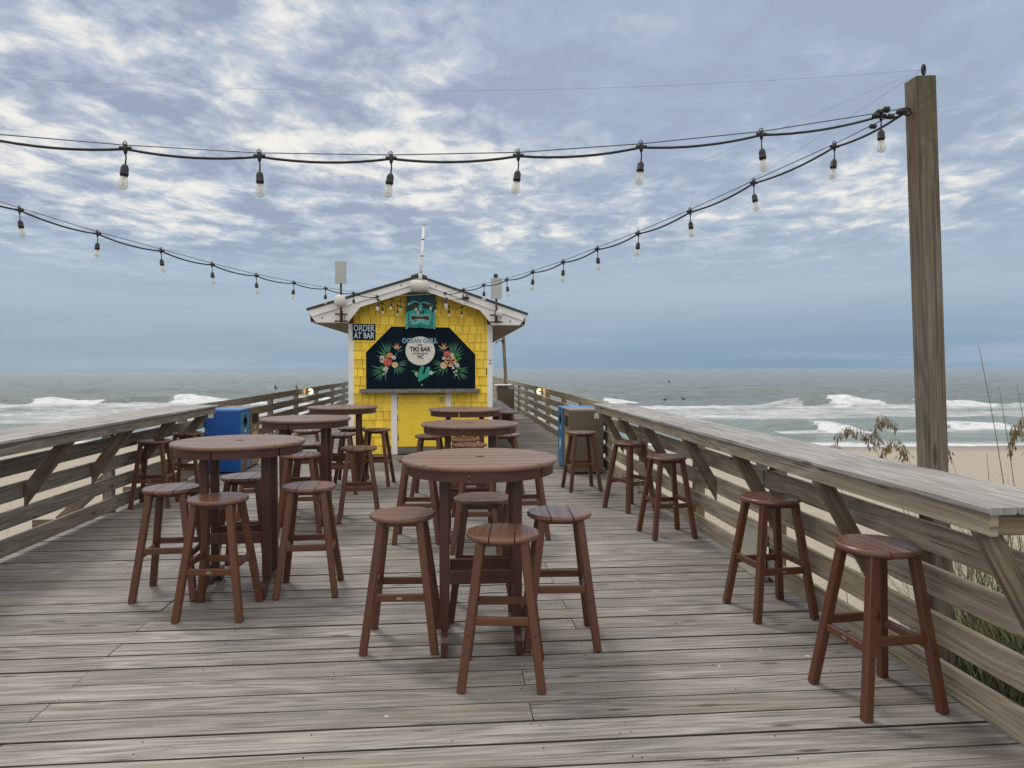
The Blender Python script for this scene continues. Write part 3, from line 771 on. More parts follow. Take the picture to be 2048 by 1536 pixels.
def ellipse(cx, cy, rx, ry=None, n=22, wob=0.0, ph=0):
    ry = rx if ry is None else ry
    return [(cx + rx * (1 + wob * math.sin(5 * a + ph)) * math.cos(a), cy + ry * (1 + wob * math.sin(5 * a + ph)) * math.sin(a)) for a in [2 * math.pi * i / n for i in range(n)]]
def blade(c, tip, w):
    dx, dy = tip[0] - c[0], tip[1] - c[1]; L = math.hypot(dx, dy); nx, ny = -dy / L * w, dx / L * w
    return [(c[0] + nx * .5, c[1] + ny * .5), (c[0] + dx * .45 + nx, c[1] + dy * .45 + ny), tip, (c[0] + dx * .45 - nx, c[1] + dy * .45 - ny), (c[0] - nx * .5, c[1] - ny * .5)]
def each(name, polys, mat, lift):
    for p in polys: flat(name, [p], mat, lift)
def fan(c, tips, name='palm_leaf'):
    flat(name, [blade(c, t_, 13) for t_ in tips], M_LEAF1, .0008)
    flat(name, [blade((c[0] + (t_[0] - c[0]) * .35, c[1] + (t_[1] - c[1]) * .35), t_, 5) for t_ in tips], M_LEAF2, .0016)
fan((480, 640), [(375, 370), (455, 362), (540, 380), (330, 440), (283, 520), (270, 610), (420, 400), (500, 370)])
fan((600, 770), [(800, 680), (815, 772), (785, 855), (725, 932), (655, 945), (590, 930), (820, 725), (755, 900)])
fan((430, 850), [(180, 780), (185, 860), (195, 960), (240, 1025), (330, 1050), (440, 1060), (185, 910), (285, 1040)])
fan((1570, 640), [(1510, 390), (1590, 362), (1680, 362), (1742, 420), (1775, 490), (1778, 575), (1640, 360), (1545, 375)])
fan((1460, 770), [(1265, 680), (1225, 755), (1245, 835), (1300, 952), (1385, 972), (1480, 925), (1230, 715), (1270, 900)])
fan((1640, 860), [(1850, 800), (1865, 900), (1842, 990), (1785, 1030), (1700, 1050), (1600, 1010), (1860, 850), (1815, 1012)])
each('broad_leaf', [blade((460, 640), (350, 545), 34), blade((430, 800), (300, 815), 26), blade((1600, 680), (1740, 640), 40), blade((1640, 800), (1740, 840), 34), blade((1010, 900), (855, 865), 24), blade((1190, 910), (1320, 875), 26), blade((1620, 660), (1690, 545), 32)], M_LEAF3, .0022)
def rose(cx, cy, r, m1, m2):
    flat('rose', [ellipse(cx, cy, r, r * .94, 24, .05)], m1, .004)
    flat('rose_petal', [ellipse(cx - r * .15, cy - r * .1, r * .62, r * .5, 16, .1, 1), ellipse(cx + r * .45, cy + r * .3, r * .3, r * .24, 12, .1)], m2, .005)
    flat('rose_petal', [ellipse(cx - r * .1, cy - r * .05, r * .34, r * .26, 12, .1, 2)], m1, .006)
rose(470, 715, 82, M_RED, M_ROSE); rose(508, 610, 58, M_ORANGE, M_PEACH); rose(595, 765, 52, M_CREAM, M_PEACH)
rose(1482, 580, 64, M_RED, M_ROSE); rose(1422, 775, 58, M_CREAM, M_PEACH)
flat('hibiscus', [ellipse(1540 + 58 * math.cos(a), 700 + 52 * math.sin(a), 52, 46, 16) for a in [k * 2 * math.pi / 5 + .3 for k in range(5)]], M_PEACH, .004)
flat('hibiscus_heart', [blade((1530, 720), (1560, 620), 10), ellipse(1535, 710, 22, 20, 12), blade((1535, 710), (1590, 740), 8)], M_ROSE, .005)
def star(cx, cy, r, n=5, ph=0):
    return [blade((cx, cy), (cx + r * math.cos(a), cy + r * math.sin(a)), r * .33) for a in [2 * math.pi * k / n + ph for k in range(n)]]
flat('white_blossom', sum([star(x, y, r, 5, x) for x, y, r in ((380, 650, 52), (375, 695, 40), (578, 642, 42), (442, 832, 48), (405, 845, 22), (404, 920, 20), (440, 890, 20), (1425, 650, 36), (1568, 590, 42), (1655, 770, 46), (1585, 815, 32), (1600, 890, 20), (1640, 868, 24), (1633, 935, 20), (957, 922, 32), (962, 960, 14), (1205, 902, 44))], []), M_WFLOW, .0068)
def paradise(c, tips, stem):
    flat('bird_of_paradise', [blade(c, t_, 12) for t_ in tips], M_PEACH, .003)
    flat('flower_stem', [blade(stem[i], stem[i + 1], 9) for i in range(len(stem) - 1)], M_TEALM, .0026)
paradise((628, 505), [(553, 428), (600, 383), (662, 385), (718, 440)], [(598, 620), (645, 530), (745, 512)])
paradise((1418, 505), [(1328, 428), (1405, 370), (1462, 378), (1503, 438)], [(1440, 560), (1400, 520), (1312, 508)])
flat('hand_emblem', [[(1015, 830), (1042, 786), (1078, 780), (1094, 800), (1058, 912), (1074, 920), (1104, 902), (1120, 830), (1144, 797), (1176, 794), (1192, 815), (1168, 960), (1090, 1000), (1006, 1056), (988, 1042), (984, 950)]], M_HAND, .0075)
flat('moon_emblem', [ellipse(1024, 526, 250, 246, 48)], M_MOON, .0035)
flat('knob', [ellipse(1050, 1105, 15, 12, 12)], M_METAL, .012)
YT = -.0525 - .0052
text_part('OCEAN GRILL', .115, (mx_(1015), YT, mz_(356)), M_CHALK, hatch, off=.0055, ext=.0008, sx=.86)
text_part('OCEAN GRILL', .115, (mx_(1015), YT - .0018, mz_(356)), M_LETT, hatch, off=.0010, ext=.0008, sx=.86)
text_part('AND', .042, (mx_(1024), YT, mz_(426)), M_INK, hatch, off=.0014, ext=.0008)
text_part('TIKI BAR', .112, (mx_(1020), YT, mz_(500)), M_INK, hatch, off=.0042, ext=.0008, sx=.84)
text_part('CAROLINA BEACH', .047, (mx_(1020), YT, mz_(572)), M_INK, hatch, off=.0012, ext=.0008, sx=.72)
text_part('NC', .085, (mx_(1028), YT, mz_(630)), M_INK, hatch, off=.0032, ext=.0008, sx=.88)
# gable: front plane at Y = 12.5
GF = 12.50 - HY
tipL, peak, tipR = (-2.44, 2.555), (-.543, 3.141), (1.34, 2.501)
lowL, lowP, lowR = (-2.373, 2.450), (-.543, 3.042), (1.272, 2.398)
poly = [(-2.395, 2.458), (-.543, 3.048), (1.295, 2.406), (1.216, 2.322), (.735, 2.322), (.519, 2.583), (-.543, 2.945), (-1.558, 2.621), (-1.770, 2.352), (-2.306, 2.352)]
mb = MB(); mb.prism([(hx(x), z) for x, z in poly], GF + .012, GF + .05); P('gable_board', mb, M_WHITE)
mb = MB(); mb.prism([(hx(x), z) for x, z in (tipL, peak, lowP, lowL)], GF - .016, GF + .03); P('rake_board', mb, M_WHITE)
mb = MB(); mb.prism([(hx(x), z) for x, z in (peak, tipR, lowR, lowP)], GF - .016, GF + .03); P('rake_board', mb, M_WHITE)
# roof slopes
mb = MB()
for a, b in (((-2.46, 2.556), (-.543, 3.148)), ((1.36, 2.500), (-.543, 3.148))):
    mb.prism([(hx(a[0]), a[1]), (hx(b[0]), b[1]), (hx(b[0]), b[1] + .034), (hx(a[0]), a[1] + .034)], GF - .045, 9.95)
mb.prism([(hx(-.68), 3.118), (hx(-.543), 3.163), (hx(-.406), 3.115), (hx(-.406), 3.165), (hx(-.543), 3.212), (hx(-.68), 3.168)], GF - .05, 9.96)
P('roof', mb, M_SHINGLE)
mb = MB(); mb.box(hx(-2.40), hx(-1.795), GF + .052, 9.85, 2.353, 2.372, .003); mb.box(hx(.745), hx(1.31), GF + .052, 9.85, 2.323, 2.342, .003)
mb.prism([(hx(-2.3), 2.50), (hx(-.543), 3.05), (hx(1.2), 2.455), (hx(1.2), 2.475), (hx(-.543), 3.07), (hx(-2.3), 2.52)], GF + .052, .010)
P('soffit', mb, M_SOFFIT)
mb = MB(); mb.beam((hx(-2.42), GF + .05, 2.46), (hx(-2.42), 9.9, 2.46), (0, 0, 1), .17, .02); mb.beam((hx(1.325), GF + .05, 2.41), (hx(1.325), 9.9, 2.41), (0, 0, 1), .16, .02); P('eave_board', mb, M_WHITE)
# small holes / screws in the rake
mb = MB()
for x, z in ((-.85, 3.0), (-.24, 2.99), (-2.2, 2.43), (1.05, 2.39), (.25, 2.8), (-1.3, 2.78)): mb.lathe([(.014, GF - .018), (.014, GF - .010)], (hx(x), 0, z), 8, 0, 'Y')
P('screw_cap', mb, M_IRON)

# ---- things hung on the hut
t = thing('order_sign', 'small black board lettered ORDER AT BAR at the left of the mural', 'sign', (-1.531, HY - .020, 2.206))
mb = MB(); mb.box(-.198, .198, -.022, 0, -.142, .142, .002); mb.build('panel', M_NAVY, t)
text_part('ORDER', .158, (0, -.0235, .062), M_CHALK, t, off=.0028, ext=.001, sx=.72)
text_part('AT BAR', .15, (0, -.0235, -.068), M_CHALK, t, off=.0036, ext=.001, sx=.70)

tiki = thing('tiki_mask', 'carved turquoise wooden mask with open toothed mouth above the mural', 'mask', (-.534, HY - .055, 2.248))
def tx(c): return (c - 777) * (.53 / 1125)
def tz(c): return (1345 - c) * (.641 / 1400)
def trel(name, polys, mat, lift, back=-.02):
    mb = MB()
    for p in polys: mb.prism([(tx(x), tz(y)) for x, y in p], -.03 - lift, back)
    return mb.build(name, mat, tiki)
trel('base', [[(225, 1300), (330, 1270), (780, 1285), (1240, 1310), (1335, 1335), (1345, -40), (300, -40), (215, 640)]], M_TEALD, 0, .03)
trel('face', [[(345, 650), (345, 1255), (600, 1265), (780, 1270), (1000, 1285), (1240, 1300), (1240, 650), (1180, 580), (1000, 520), (880, 500), (700, 500), (560, 540)]], M_TEAL, .018)
trel('cheek', [[(370, 1000), (430, 1060), (520, 1250), (360, 1250)], [(1215, 980), (1140, 1070), (1060, 1270), (1225, 1280)]], M_TEALM, .022)
trel('brow', [[(300, 350), (430, 260), (620, 190), (720, 260), (760, 330), (720, 350), (640, 275), (500, 320), (390, 390), (310, 430)], [(770, 330), (830, 265), (1000, 270), (1140, 330), (1260, 430), (1255, 480), (1120, 390), (980, 320), (860, 320), (800, 350)]], M_TEALL, .045)
trel('eye', [[(335, 620), (380, 470), (480, 380), (620, 330), (720, 390), (700, 480), (560, 520), (440, 570)], [(880, 400), (960, 350), (1090, 380), (1200, 480), (1250, 600), (1130, 550), (1000, 490), (890, 480)]], M_MOUTH, .020)
trel('nose', [[(730, 300), (850, 300), (890, 480), (925, 620), (900, 690), (640, 690), (610, 620), (690, 480)]], M_TEALM, .062)
trel('nose_ridge', [[(755, 320), (820, 320), (850, 600), (790, 640), (720, 600)]], M_TEALL, .070)
for e_ in (ellipse(680, 662, 48, 26, 14), ellipse(880, 668, 46, 26, 14)): trel('nostril', [e_], M_INK, .066)
trel('lip', [[(420, 740), (560, 730), (780, 770), (1000, 740), (1140, 770), (1160, 900), (1130, 1030), (1060, 1085), (940, 1050), (780, 985), (640, 1060), (540, 1090), (450, 1020), (405, 900)]], M_TEALL, .036)
trel('mouth', [[(450, 790), (560, 775), (780, 815), (980, 785), (1095, 800), (1115, 900), (1090, 1000), (1030, 1030), (930, 980), (780, 935), (660, 985), (560, 1040), (480, 985), (440, 900)]], M_INK, .040)
trel('tongue', [[(500, 850), (620, 840), (640, 960), (540, 980)], [(940, 850), (1060, 840), (1070, 960), (980, 970)]], M_MOUTH, .042)
teeth = []
for i in range(9): teeth.append(ellipse(475 + i * 75, 800 + 26 * math.sin(i / 8 * math.pi), 22, 24, 8))
for i in range(9): teeth.append(ellipse(490 + i * 70, 1000 - 60 * math.sin(i / 8 * math.pi), 20, 22, 8))
trel('teeth', teeth, M_BONE, .046)
trel('moustache', [[(420, 1080), (600, 1090), (700, 1030), (790, 985), (880, 1030), (980, 1100), (1150, 1100), (1150, 1140), (960, 1150), (790, 1060), (620, 1150), (420, 1130)]], M_TEALL, .040)
trel('beard', [[(500, 1185), (700, 1160), (790, 1120), (880, 1160), (1080, 1200), (1080, 1240), (880, 1210), (790, 1170), (700, 1215), (500, 1230)], [(620, 1275), (790, 1205), (960, 1275), (790, 1255)]], M_TEALM, .036)
br = []
for i in range(9):
    y = 660 + i * 72; br.append([(225, y + 45), (318, y), (322, y + 50), (228, y + 92)]); br.append([(1262, y), (1335, y + 45), (1335, y + 92), (1260, y + 50)])
trel('braid', br[0::2], M_TEALL, .016); trel('braid', br[1::2], M_TEALL, .016)
trel('headdress', [[(330 + i * 110, -35), (410 + i * 110, -35), (410 + i * 110, 170 - abs(i - 4) * 14), (330 + i * 110, 180 - abs(i - 4) * 14)] for i in range(9)], M_TEALM, .012)

# antennas, globes and the rest on the gable
def mount(x, ztop, label, flip):
    t = thing('panel_antenna', label, 'antenna', (x, 12.40, 2.3))
    mb = MB(); mb.tube([(0, 0, .08), (0, 0, ztop - 2.3)], .019, 8); mb.build('pole', M_IRON, t)
    mb = MB()
    mb.beam((-.11, .035, .19), (.10, .035, .19), (0, 0, 1), .028, .03, .003); mb.beam((-.115, .035, .07), (.11, .035, .07), (0, 0, 1), .026, .03, .003)
    mb.beam((0, .03, .05), (0, .03, .24), (1, 0, 0), .05, .03, .003); mb.build('bracket', M_IRON, t)
    mb = MB(); mb.beam((0, -.02, ztop - 2.36), (0, -.02, ztop - 2.3 + (.30 if flip else .31)), (1, 0, 0), .185, .055, .012); mb.build('panel', M_GREYP, t)
    if flip: 
        mb = MB(); mb.lathe([(.032, 0), (.036, .02), (.036, .06), (.02, .066)], (-.01, 0, ztop - 2.3 + .31), 12); mb.build('stub', M_BLACK, t)
        mb = MB(); mb.lathe([(.02, -.03), (.055, -.035), (.066, -.05), (.055, -.075), (.02, -.085)], (.05, 0, .215), 18, 0, 'Y'); mb.build('siren', M_OFFW, t)
    else:
        mb = MB(); mb.lathe([(.02, -.105), (.07, -.085), (.096, -.045), (.102, 0), (.096, .045), (.07, .085), (.02, .105)], (-.012, -.03, .41), 20); mb.build('globe', M_OFFW, t)
    mb = MB(); mb.tube([(.03, -.01, .20), (.07, -.02, .15), (.05, 0, .09), (.1, .01, .06)], .006, 5); mb.build('cable', M_BLACK, t)
mount(-1.865, 3.07, 'flat grey panel antenna above a white globe on the left roof edge', False)
mount(.80, 2.83, 'flat grey panel antenna with black stub and small round siren on the right roof edge', True)
t = thing('radar_drum', 'off white ribbed drum housing mounted at the peak of the gable', 'antenna', (-.53, 12.38, 2.976))
mb = MB(); pr = [(.02, -.155), (.07, -.152), (.095, -.135), (.102, -.09), (.103, 0), (.102, .09), (.095, .135), (.07, .152), (.02, .155)]
mb.lathe(pr, (0, 0, 0), 22, 0, 'X'); mb.build('housing', M_OFFW, t)
mb = MB()
for k in range(-5, 6): mb.lathe([(.1035, -.003), (.1055, 0), (.1035, .003)], (k * .024, 0, 0), 22, 0, 'X')
mb.build('rib', M_OFFW, t)
mb = MB(); mb.box(-.04, .04, .07, .125, -.04, .04, .003); mb.build('bracket', M_IRON, t)
t = thing('whip_antenna', 'thin white leaning pole rising from the peak of the hut roof', 'antenna', (-.517, 12.43, 3.08))
mb = MB(); mb.tube([(0, 0, 0), (.026, 0, .4), (.063, 0, .955)], [.026, .024, .022], 10); mb.build('pole', M_WHITE, t)
mb = MB(); mb.lathe([(.034, -.03), (.034, .09)], (0, 0, .03), 10); mb.build('collar', M_OFFW, t)
mb = MB()
for q in (.15, .44, .74): mb.lathe([(.0262, -.008), (.0262, .008)], (.066 * q, 0, .955 * q), 10)
mb.build('band', M_BLACK, t)
mb = MB(); mb.lathe([(.026, -.005), (.026, .02), (.01, .026)], (.063, 0, .95), 10); mb.build('cap', M_GREYP, t)

# ------------------------------------------------------------------ rail lamps (lit)
for x, y, s, lb in ((2.325, 17.85, 1, 'small lit round lamp on the right railing beyond the bins'), (-3.615, 18.30, -1, 'small lit round lamp on the left railing before the hut')):
    t = thing('rail_lamp', lb, 'lamp', (x, y, .955), 0, 'lit lamps on the pier railings')
    mb = MB(); mb.lathe([(.01, -.075), (.05, -.06), (.072, -.025), (.075, 0), (.072, .025), (.05, .06), (.01, .075)], (-s * .075, .05, 0), 16); mb.build('globe', M_LIT, t)
    mb = MB(); mb.box(min(0, -s * .05), max(0, -s * .05), -.075, -.055, -.07, .075, .003); mb.lathe([(.03, -.055), (.03, .0)], (-s * .07, 0, 0), 10, 0, 'Y'); mb.build('bracket', M_BLACK, t)
    ld = bpy.data.lights.new('lamp_bulb', 'POINT'); ld.energy = 2.4; ld.color = (1.0, .60, .22); ld.shadow_soft_size = .03
    lo = bpy.data.objects.new('lamp_bulb', ld); COL.objects.link(lo); lo.parent = t; lo.location = (-s * .10, -.17, .02)

# ------------------------------------------------------------------ string lights
def catmull(pts, sag, n=8):
    out = []
    for i in range(len(pts) - 1):
        a, b = Vector(pts[i]), Vector(pts[i + 1])
        for k in range(n):
            f = k / n; p = a.lerp(b, f); p.z -= sag * 4 * f * (1 - f); out.append(p)
    out.append(Vector(pts[-1])); return out
sock_proto = None
def light_string(label, nodes, bulbs, cable_r=.0065, sag=.022, wire=True, loose=False):
    """nodes: cable points; bulbs: indices of the nodes that carry a bulb"""
    o0 = Vector(nodes[0]); t = thing('light_string', label, 'string lights', tuple(o0))
    rel = [Vector(p) - o0 for p in nodes]
    mb = MB(); mb.tube(catmull(rel, sag), cable_r, 6); mb.build('cable', M_BLACK, t)
    if wire:
        up = [p + Vector((0, 0, .018)) for p in rel]
        mb = MB(); mb.tube(up, .0028, 5); mb.build('support_wire', M_WIRE, t)
    for i in bulbs:
        p = rel[i]; ang = random.uniform(-.09, .09); ang2 = random.uniform(-.1, .1)
        h = MB()
        h.lathe([(.004, .03), (.012, .022), (.013, .002), (.009, -.02), (.0045, -.03)], (0, 0, 0), 8)
        h.tube([Vector((-.03, 0, .004)), Vector((.03, 0, .004))], .0105, 6)
        h.tube([Vector((-.012, 0, .02)), Vector((-.014, .004, .034)), Vector((0, .0, .042)), Vector((.01, 0, .03))], .003, 5)
        h.tube([Vector((0, 0, -.02)), Vector((.002, .001, -.05)), Vector((math.sin(ang) * .03, 0, -.088))], .0042, 6)
        so = None
        prof = [(.005, .005), (.013, -.002), (.0195, -.016), (.0205, -.045), (.0225, -.047), (.0225, -.052), (.0195, -.054), (.0185, -.064)]
        c = Vector((math.sin(ang) * .03, 0, -.085))
        h2 = MB(); h2.lathe(prof, (0, 0, 0), 12); 
        sk = h.build('hanger', M_BLACK, t, tuple(p))
        sk.scale = (.86, .86, .84); so = h2.build('socket', M_BLACK, sk, tuple(c)); so.rotation_euler = (ang2, -ang * 1.6, 0)
        # glass bulb as a thin shell with a filament stick, on the socket
        gb = MB(); gb.lathe([(.0165, -.060), (.0175, -.072), (.0225, -.092), (.0248, -.108), (.0235, -.121), (.016, -.132), (.006, -.1365)], (0, 0, 0), 14)
        gb.tube([Vector((.004, 0, -.066)), Vector((.004, 0, -.118))], .0028, 5, 1); gb.tube([Vector((-.004, 0, -.066)), Vector((-.004, 0, -.118))], .0028, 5, 1)
        o = gb.build('bulb', [M_GLASS, M_FIL], sk, tuple(c)); o.rotation_euler = so.rotation_euler
    return t
A = [(-3.80, 4.1, 2.95), (-2.80, 3.62, 2.72), (-2.08, 3.375, 2.618), (-1.47, 3.393, 2.586), (-.883, 3.417, 2.573), (-.279, 3.442, 2.586), (.331, 3.467, 2.621), (.948, 3.492, 2.687), (1.578, 3.518, 2.774), (2.207, 3.505, 2.884), (2.345, 3.50, 2.912)]
light_string('upper light string crossing the sky from the top right post to the left edge', A, range(2, 10))
Bn = [(2.345, 3.5, 2.912), (2.203, 3.941, 2.859), (1.974, 4.51, 2.792), (1.745, 5.078, 2.723), (1.514, 5.651, 2.667), (1.294, 6.199, 2.627), (1.077, 6.737, 2.588), (.85, 7.301, 2.564), (.625, 7.859, 2.551), (.397, 8.426, 2.552), (.168, 8.995, 2.556), (-.07, 9.58, 2.566)]
light_string('light string running from the right post down to the hut gable', Bn, range(1, 12))
Cn = [(-3.80, 4.1, 2.95), (-3.28, 4.62, 2.755), (-3.002, 5.276, 2.689), (-2.757, 5.858, 2.635), (-2.508, 6.449, 2.599), (-2.266, 7.025, 2.564), (-2.014, 7.624, 2.537), (-1.761, 8.224, 2.533), (-1.511, 8.817, 2.537), (-1.257, 9.42, 2.542), (-1.009, 10.009, 2.558)]
light_string('light string running from the left edge down to the left side of the hut', Cn, range(1, 11))
Dn = [(-1.284, 12.44, 2.82), (-1.24, 12.44, 2.74), (-1.02, 12.44, 2.755), (-.86, 12.44, 2.725), (-.60, 12.44, 2.735), (-.34, 12.44, 2.755), (-.06, 12.44, 2.765), (.24, 12.44, 2.80)]
light_string('upper short swag of bulbs hung across the gable before the mask', Dn, range(1, 7), .005, .03, False)
En = [(-1.284, 12.60, 2.80), (-1.19, 12.60, 2.69), (-.92, 12.60, 2.655), (-.57, 12.60, 2.69), (-.26, 12.60, 2.715), (-.03, 12.60, 2.65), (.20, 12.60, 2.635), (.30, 12.60, 2.78)]
light_string('lower short swag of bulbs hung across the gable close to the wall', En, range(1, 7), .005, .035, False)
t = thing('cable_hub', 'bundle of black plugs where the strings meet on the right of the gable', 'cable plug', (.26, 12.44, 2.78))
mb = MB()
for a in range(7): mb.tube([Vector((0, 0, 0)), Vector((.07 * math.cos(a * 1.1), -.03, .06 * math.sin(a * 1.1)))], .013, 6)
mb.build('plug', M_BLACK, t)
t = thing('cable_plug', 'black plugs and connectors on the light string beside the tall post', 'cable plug', (2.27, 3.5, 2.90))
mb = MB()
for dx, dz, r in ((-.10, -.02, .017), (-.045, .012, .017), (-.02, -.022, .014), (.03, .004, .016), (-.115, -.075, .013), (-.08, .0, .013)):
    mb.lathe([(.004, -.02), (r, -.012), (r, .012), (.004, .02)], (dx, -.01, dz), 8, 0, 'X')
mb.build('plug', M_BLACK, t)
# thin overhead wires
def wire(label, a, b, sag, r=.0009):
    pts = [Vector(a).lerp(Vector(b), i / 24) - Vector((0, 0, sag * 4 * (i / 24) * (1 - i / 24))) for i in range(25)]
    mb = MB(); o0 = pts[0]; mb.tube([p - o0 for p in pts], r, 4)
    o = mb.build('overhead_wire', M_FINE, None, tuple(o0)); tag(o, label, 'wire', 'thin overhead wires')
wire('thin wire from the eye on the right post straight across the sky', (2.40, 3.48, 3.115), (-3.80, 4.2, 3.28), .15, .0008)
wire('thin wire from the eye on the right post to the hut roof peak', (2.40, 3.48, 3.112), (-.49, 12.5, 3.22), .02)
wire('thin wire from the eye on the right post towards the distant pole', (2.40, 3.48, 3.108), (2.24, 29.95, 2.9), .05, .0011)
wire('thin wire from the left edge of the sky to the hut roof peak', (-3.80, 4.2, 3.25), (-.60, 12.5, 3.22), .02)
# thin tie wire between the two strings before the gable
wire('thin tie wire joining the two light strings before the gable', (-.07, 9.58, 2.58), (-1.009, 10.009, 2.57), .01, .0022)

# ------------------------------------------------------------------ beach
def shore(x): return 46.0 - .11 * x
def sand_h(x, y):
    s_ = shore(x); f = min(1.3, max(0.0, (y + 6) / (s_ + 6)))
    z = -1.75 - 1.75 * f ** 1.15
    d = math.exp(-((y - 1.5) / 4.6) ** 2) * (1 / (1 + math.exp(-(x - 2.55) * 4.5)))
    z += 1.9 * d
    d2 = math.exp(-((y - 1.0) / 7.0) ** 2) * (1 / (1 + math.exp((x + 6.5) * 1.5))); z += .55 * d2
    near = max(0, 1 - max(0, y - 20) / 20)
    z += (.10 * mnoise.noise(Vector((x * .35, y * .35, 0))) + .05 * mnoise.noise(Vector((x * 1.3, y * 1.3, 3)))) * (.35 + near * .65)
    z += .035 * mnoise.noise(Vector((x * 3.1, y * 3.1, 7))) * (1 if y < 38 else .2)
    return z
mb = MB(); nx, ny = 150, 190; ids = {}
def grid(mb, xs, ys, hf):
    base = len(mb.v)
    for y in ys:
        for x in xs(y) if callable(xs) else xs: mb.v.append((x, y, hf(x, y)))
    n = len(xs(ys[0])) if callable(xs) else len(xs)
    for j in range(len(ys) - 1):
        for i in range(n - 1):
            b = base + j * n + i; mb.face((b, b + 1, b + n + 1, b + n), None, 0, True)
ysand = [-14 + 66 * (j / 210) for j in range(211)]
xsand = lambda y: [(-1 + 2 * i / 220) * (26 + max(0, y + 10) * 1.25) + 3 for i in range(221)]
grid(mb, xsand, ysand, sand_h)
m, nt, b = new_mat('beach_sand'); g = NT(nt); pos = g.n('ShaderNodeNewGeometry').outputs['Position']
px, py, pz = g.sep(pos)
n1 = g.noise(pos, 1.1, 6, 0.6); n2 = g.noise(pos, 14.0, 4, 0.6)
c = g.mix(n1, (0.36, 0.318, 0.262), (0.46, 0.415, 0.35))
c = g.mix(g.mapr(n2, 0.35, 0.7), c, g.mix(0.5, c, (0.24, 0.19, 0.13)))
wet = g.mapr(g.math('ADD', g.math('ADD', py, g.math('MULTIPLY', px, .11)), g.math('MULTIPLY', g.noise(pos, .25, 3), 3.0)), 43.0, 46.0)
c = g.mix(g.math('MULTIPLY', wet, .62), c, (0.17, 0.14, 0.10))
g.put(b.inputs['Base Color'], c); g.put(b.inputs['Roughness'], g.mapr(wet, 0, 1, .95, .35)); b.inputs['Specular IOR Level'].default_value = .3
bv = g.n('ShaderNodeTexVoronoi', feature='SMOOTH_F1'); g.put(bv.inputs['Vector'], pos); bv.inputs['Scale'].default_value = 2.6
g.put(b.inputs['Normal'], g.bump(g.math('ADD', bv.outputs['Distance'], n2), .55, .07))
o = mb.build('sand_beach', m); tag(o, 'pale sandy beach below the pier', None, kind='structure')

# ------------------------------------------------------------------ sea
SEA = -3.5
# breakers: (x centre, half length, y, height, width, tilt)
BREAK = [(47.5, 6.5, 88.5, .95, 1.5, -.02), (58, 11, 86.5, .75, 1.4, .0), (80, 14, 90, .8, 1.6, .02), (112, 16, 94, .7, 1.6, .0),
         (28.5, 3.6, 54.5, .62, 1.1, -.03), (40, 6, 55.5, .42, 1.1, .0), (56, 9, 57, .35, 1.0, .02), (20.5, 5, 97, .55, 1.5, .0),
         (-40, 8.5, 104, .85, 1.6, .04), (-58, 9, 103, .7, 1.6, .0), (-24, 6, 112, .6, 1.6, .0), (-75, 12, 98, .6, 1.6, .0), (8, 16, 125, .5, 2.2, 0.0), (70, 25, 130, .5, 2.2, 0.0), (-60, 25, 140, .5, 2.2, .0)]
def sea_h(x, y):
    z = 0.0
    for cx, hl, cy, A_, w, tl in BREAK:
        e = abs(x - cx) / hl
        if e < 1.6:
            d = y - (cy + tl * (x - cx) + 1.2 * mnoise.noise(Vector((x * .11, cy, 0))))
            if -4 * w < d < 8 * w:
                amp = A_ * math.exp(-(e ** 3.2)) * (1 + .25 * mnoise.noise(Vector((x * .3, cy, 5))))
                z += amp * (math.exp(-(d / (w * .75)) ** 2) if d < 0 else math.exp(-(d / (w * 2.6)) ** 2))
    q = max(0.12, min(1, (y - 46) / 40))
    fade = max(.12, min(1.0, 170 / max(y, 1)))
    z += (.16 * mnoise.noise(Vector((x * .09 + 3, y * .30, 1))) + .10 * mnoise.noise(Vector((x * .25, y * .7, 2))) + .045 * mnoise.noise(Vector((x * .8, y * 1.9, 4)))) * q * fade * 2.3
    z += .0006 * 0
    if y > 300: z *= max(0, 1 - (y - 300) / 500)
    return z
def foam_at(x, y):
    s_ = y - shore(x); n = .5 + .5 * mnoise.fractal(Vector((x * .045, y * .16, 9)), 1.0, 2.0, 4)
    f = 0.0
    if s_ < 1.2: f = 1.0
    elif s_ < 3.4: f = .80 - (s_ - 1.2) * .17
    # inner surf
    if x > 4 or x < -8:
        off = 3.5 * mnoise.noise(Vector((x * .05, 0, 2)))
        yy = y + off
        lo, hi = (60, 86.5) if x > 0 else (62, 101)
        if x > 0 and x < 45: hi = 78 + 12 * min(1, max(0, (x - 12) / 14))
        if lo < yy < hi:
            k = min(1, (yy - lo) / 7) * min(1, (hi - yy) / 2.5)
            f = max(f, k * (.42 + .55 * n))
        if 50 < yy <= lo + 3: f = max(f, .16 + .26 * n)
    for cx, hl, cy, A_, w, tl in BREAK:
        if cy > 120: continue
        e = (x - cx) / hl; d = y - (cy + tl * (x - cx) + 1.2 * mnoise.noise(Vector((x * .11, cy, 0))))
        if e > .12 and e < 1.15 and -2.4 * w < d < .5 * w: f = max(f, .92)
        if abs(e) < 1.0 and -3.2 * w < d < -1.4 * w: f = max(f, .75)
    if y > 105: f = max(f, .12 if n > .78 else 0)
    return min(1, f)
nr, nc = 470, 330; ya, yb = 36.0, 1340.0
ysea = [ya * (yb / ya) ** (j / nr) for j in range(nr + 1)]
mb = MB(); fo = []
for j, y in enumerate(ysea):
    for i in range(nc + 1):
        x = y * (-1.08 + 2.2 * i / nc) + (0 if y > 60 else (60 - y) * 0)
        mb.v.append((x, y, SEA + (sea_h(x, y) if y < 800 else 0)))
        fo.append(foam_at(x, y) if y < 260 else 0.0)
w = nc + 1
for j in range(nr):
    for i in range(nc): mb.face((j * w + i, j * w + i + 1, (j + 1) * w + i + 1, (j + 1) * w + i), None, 0, True)
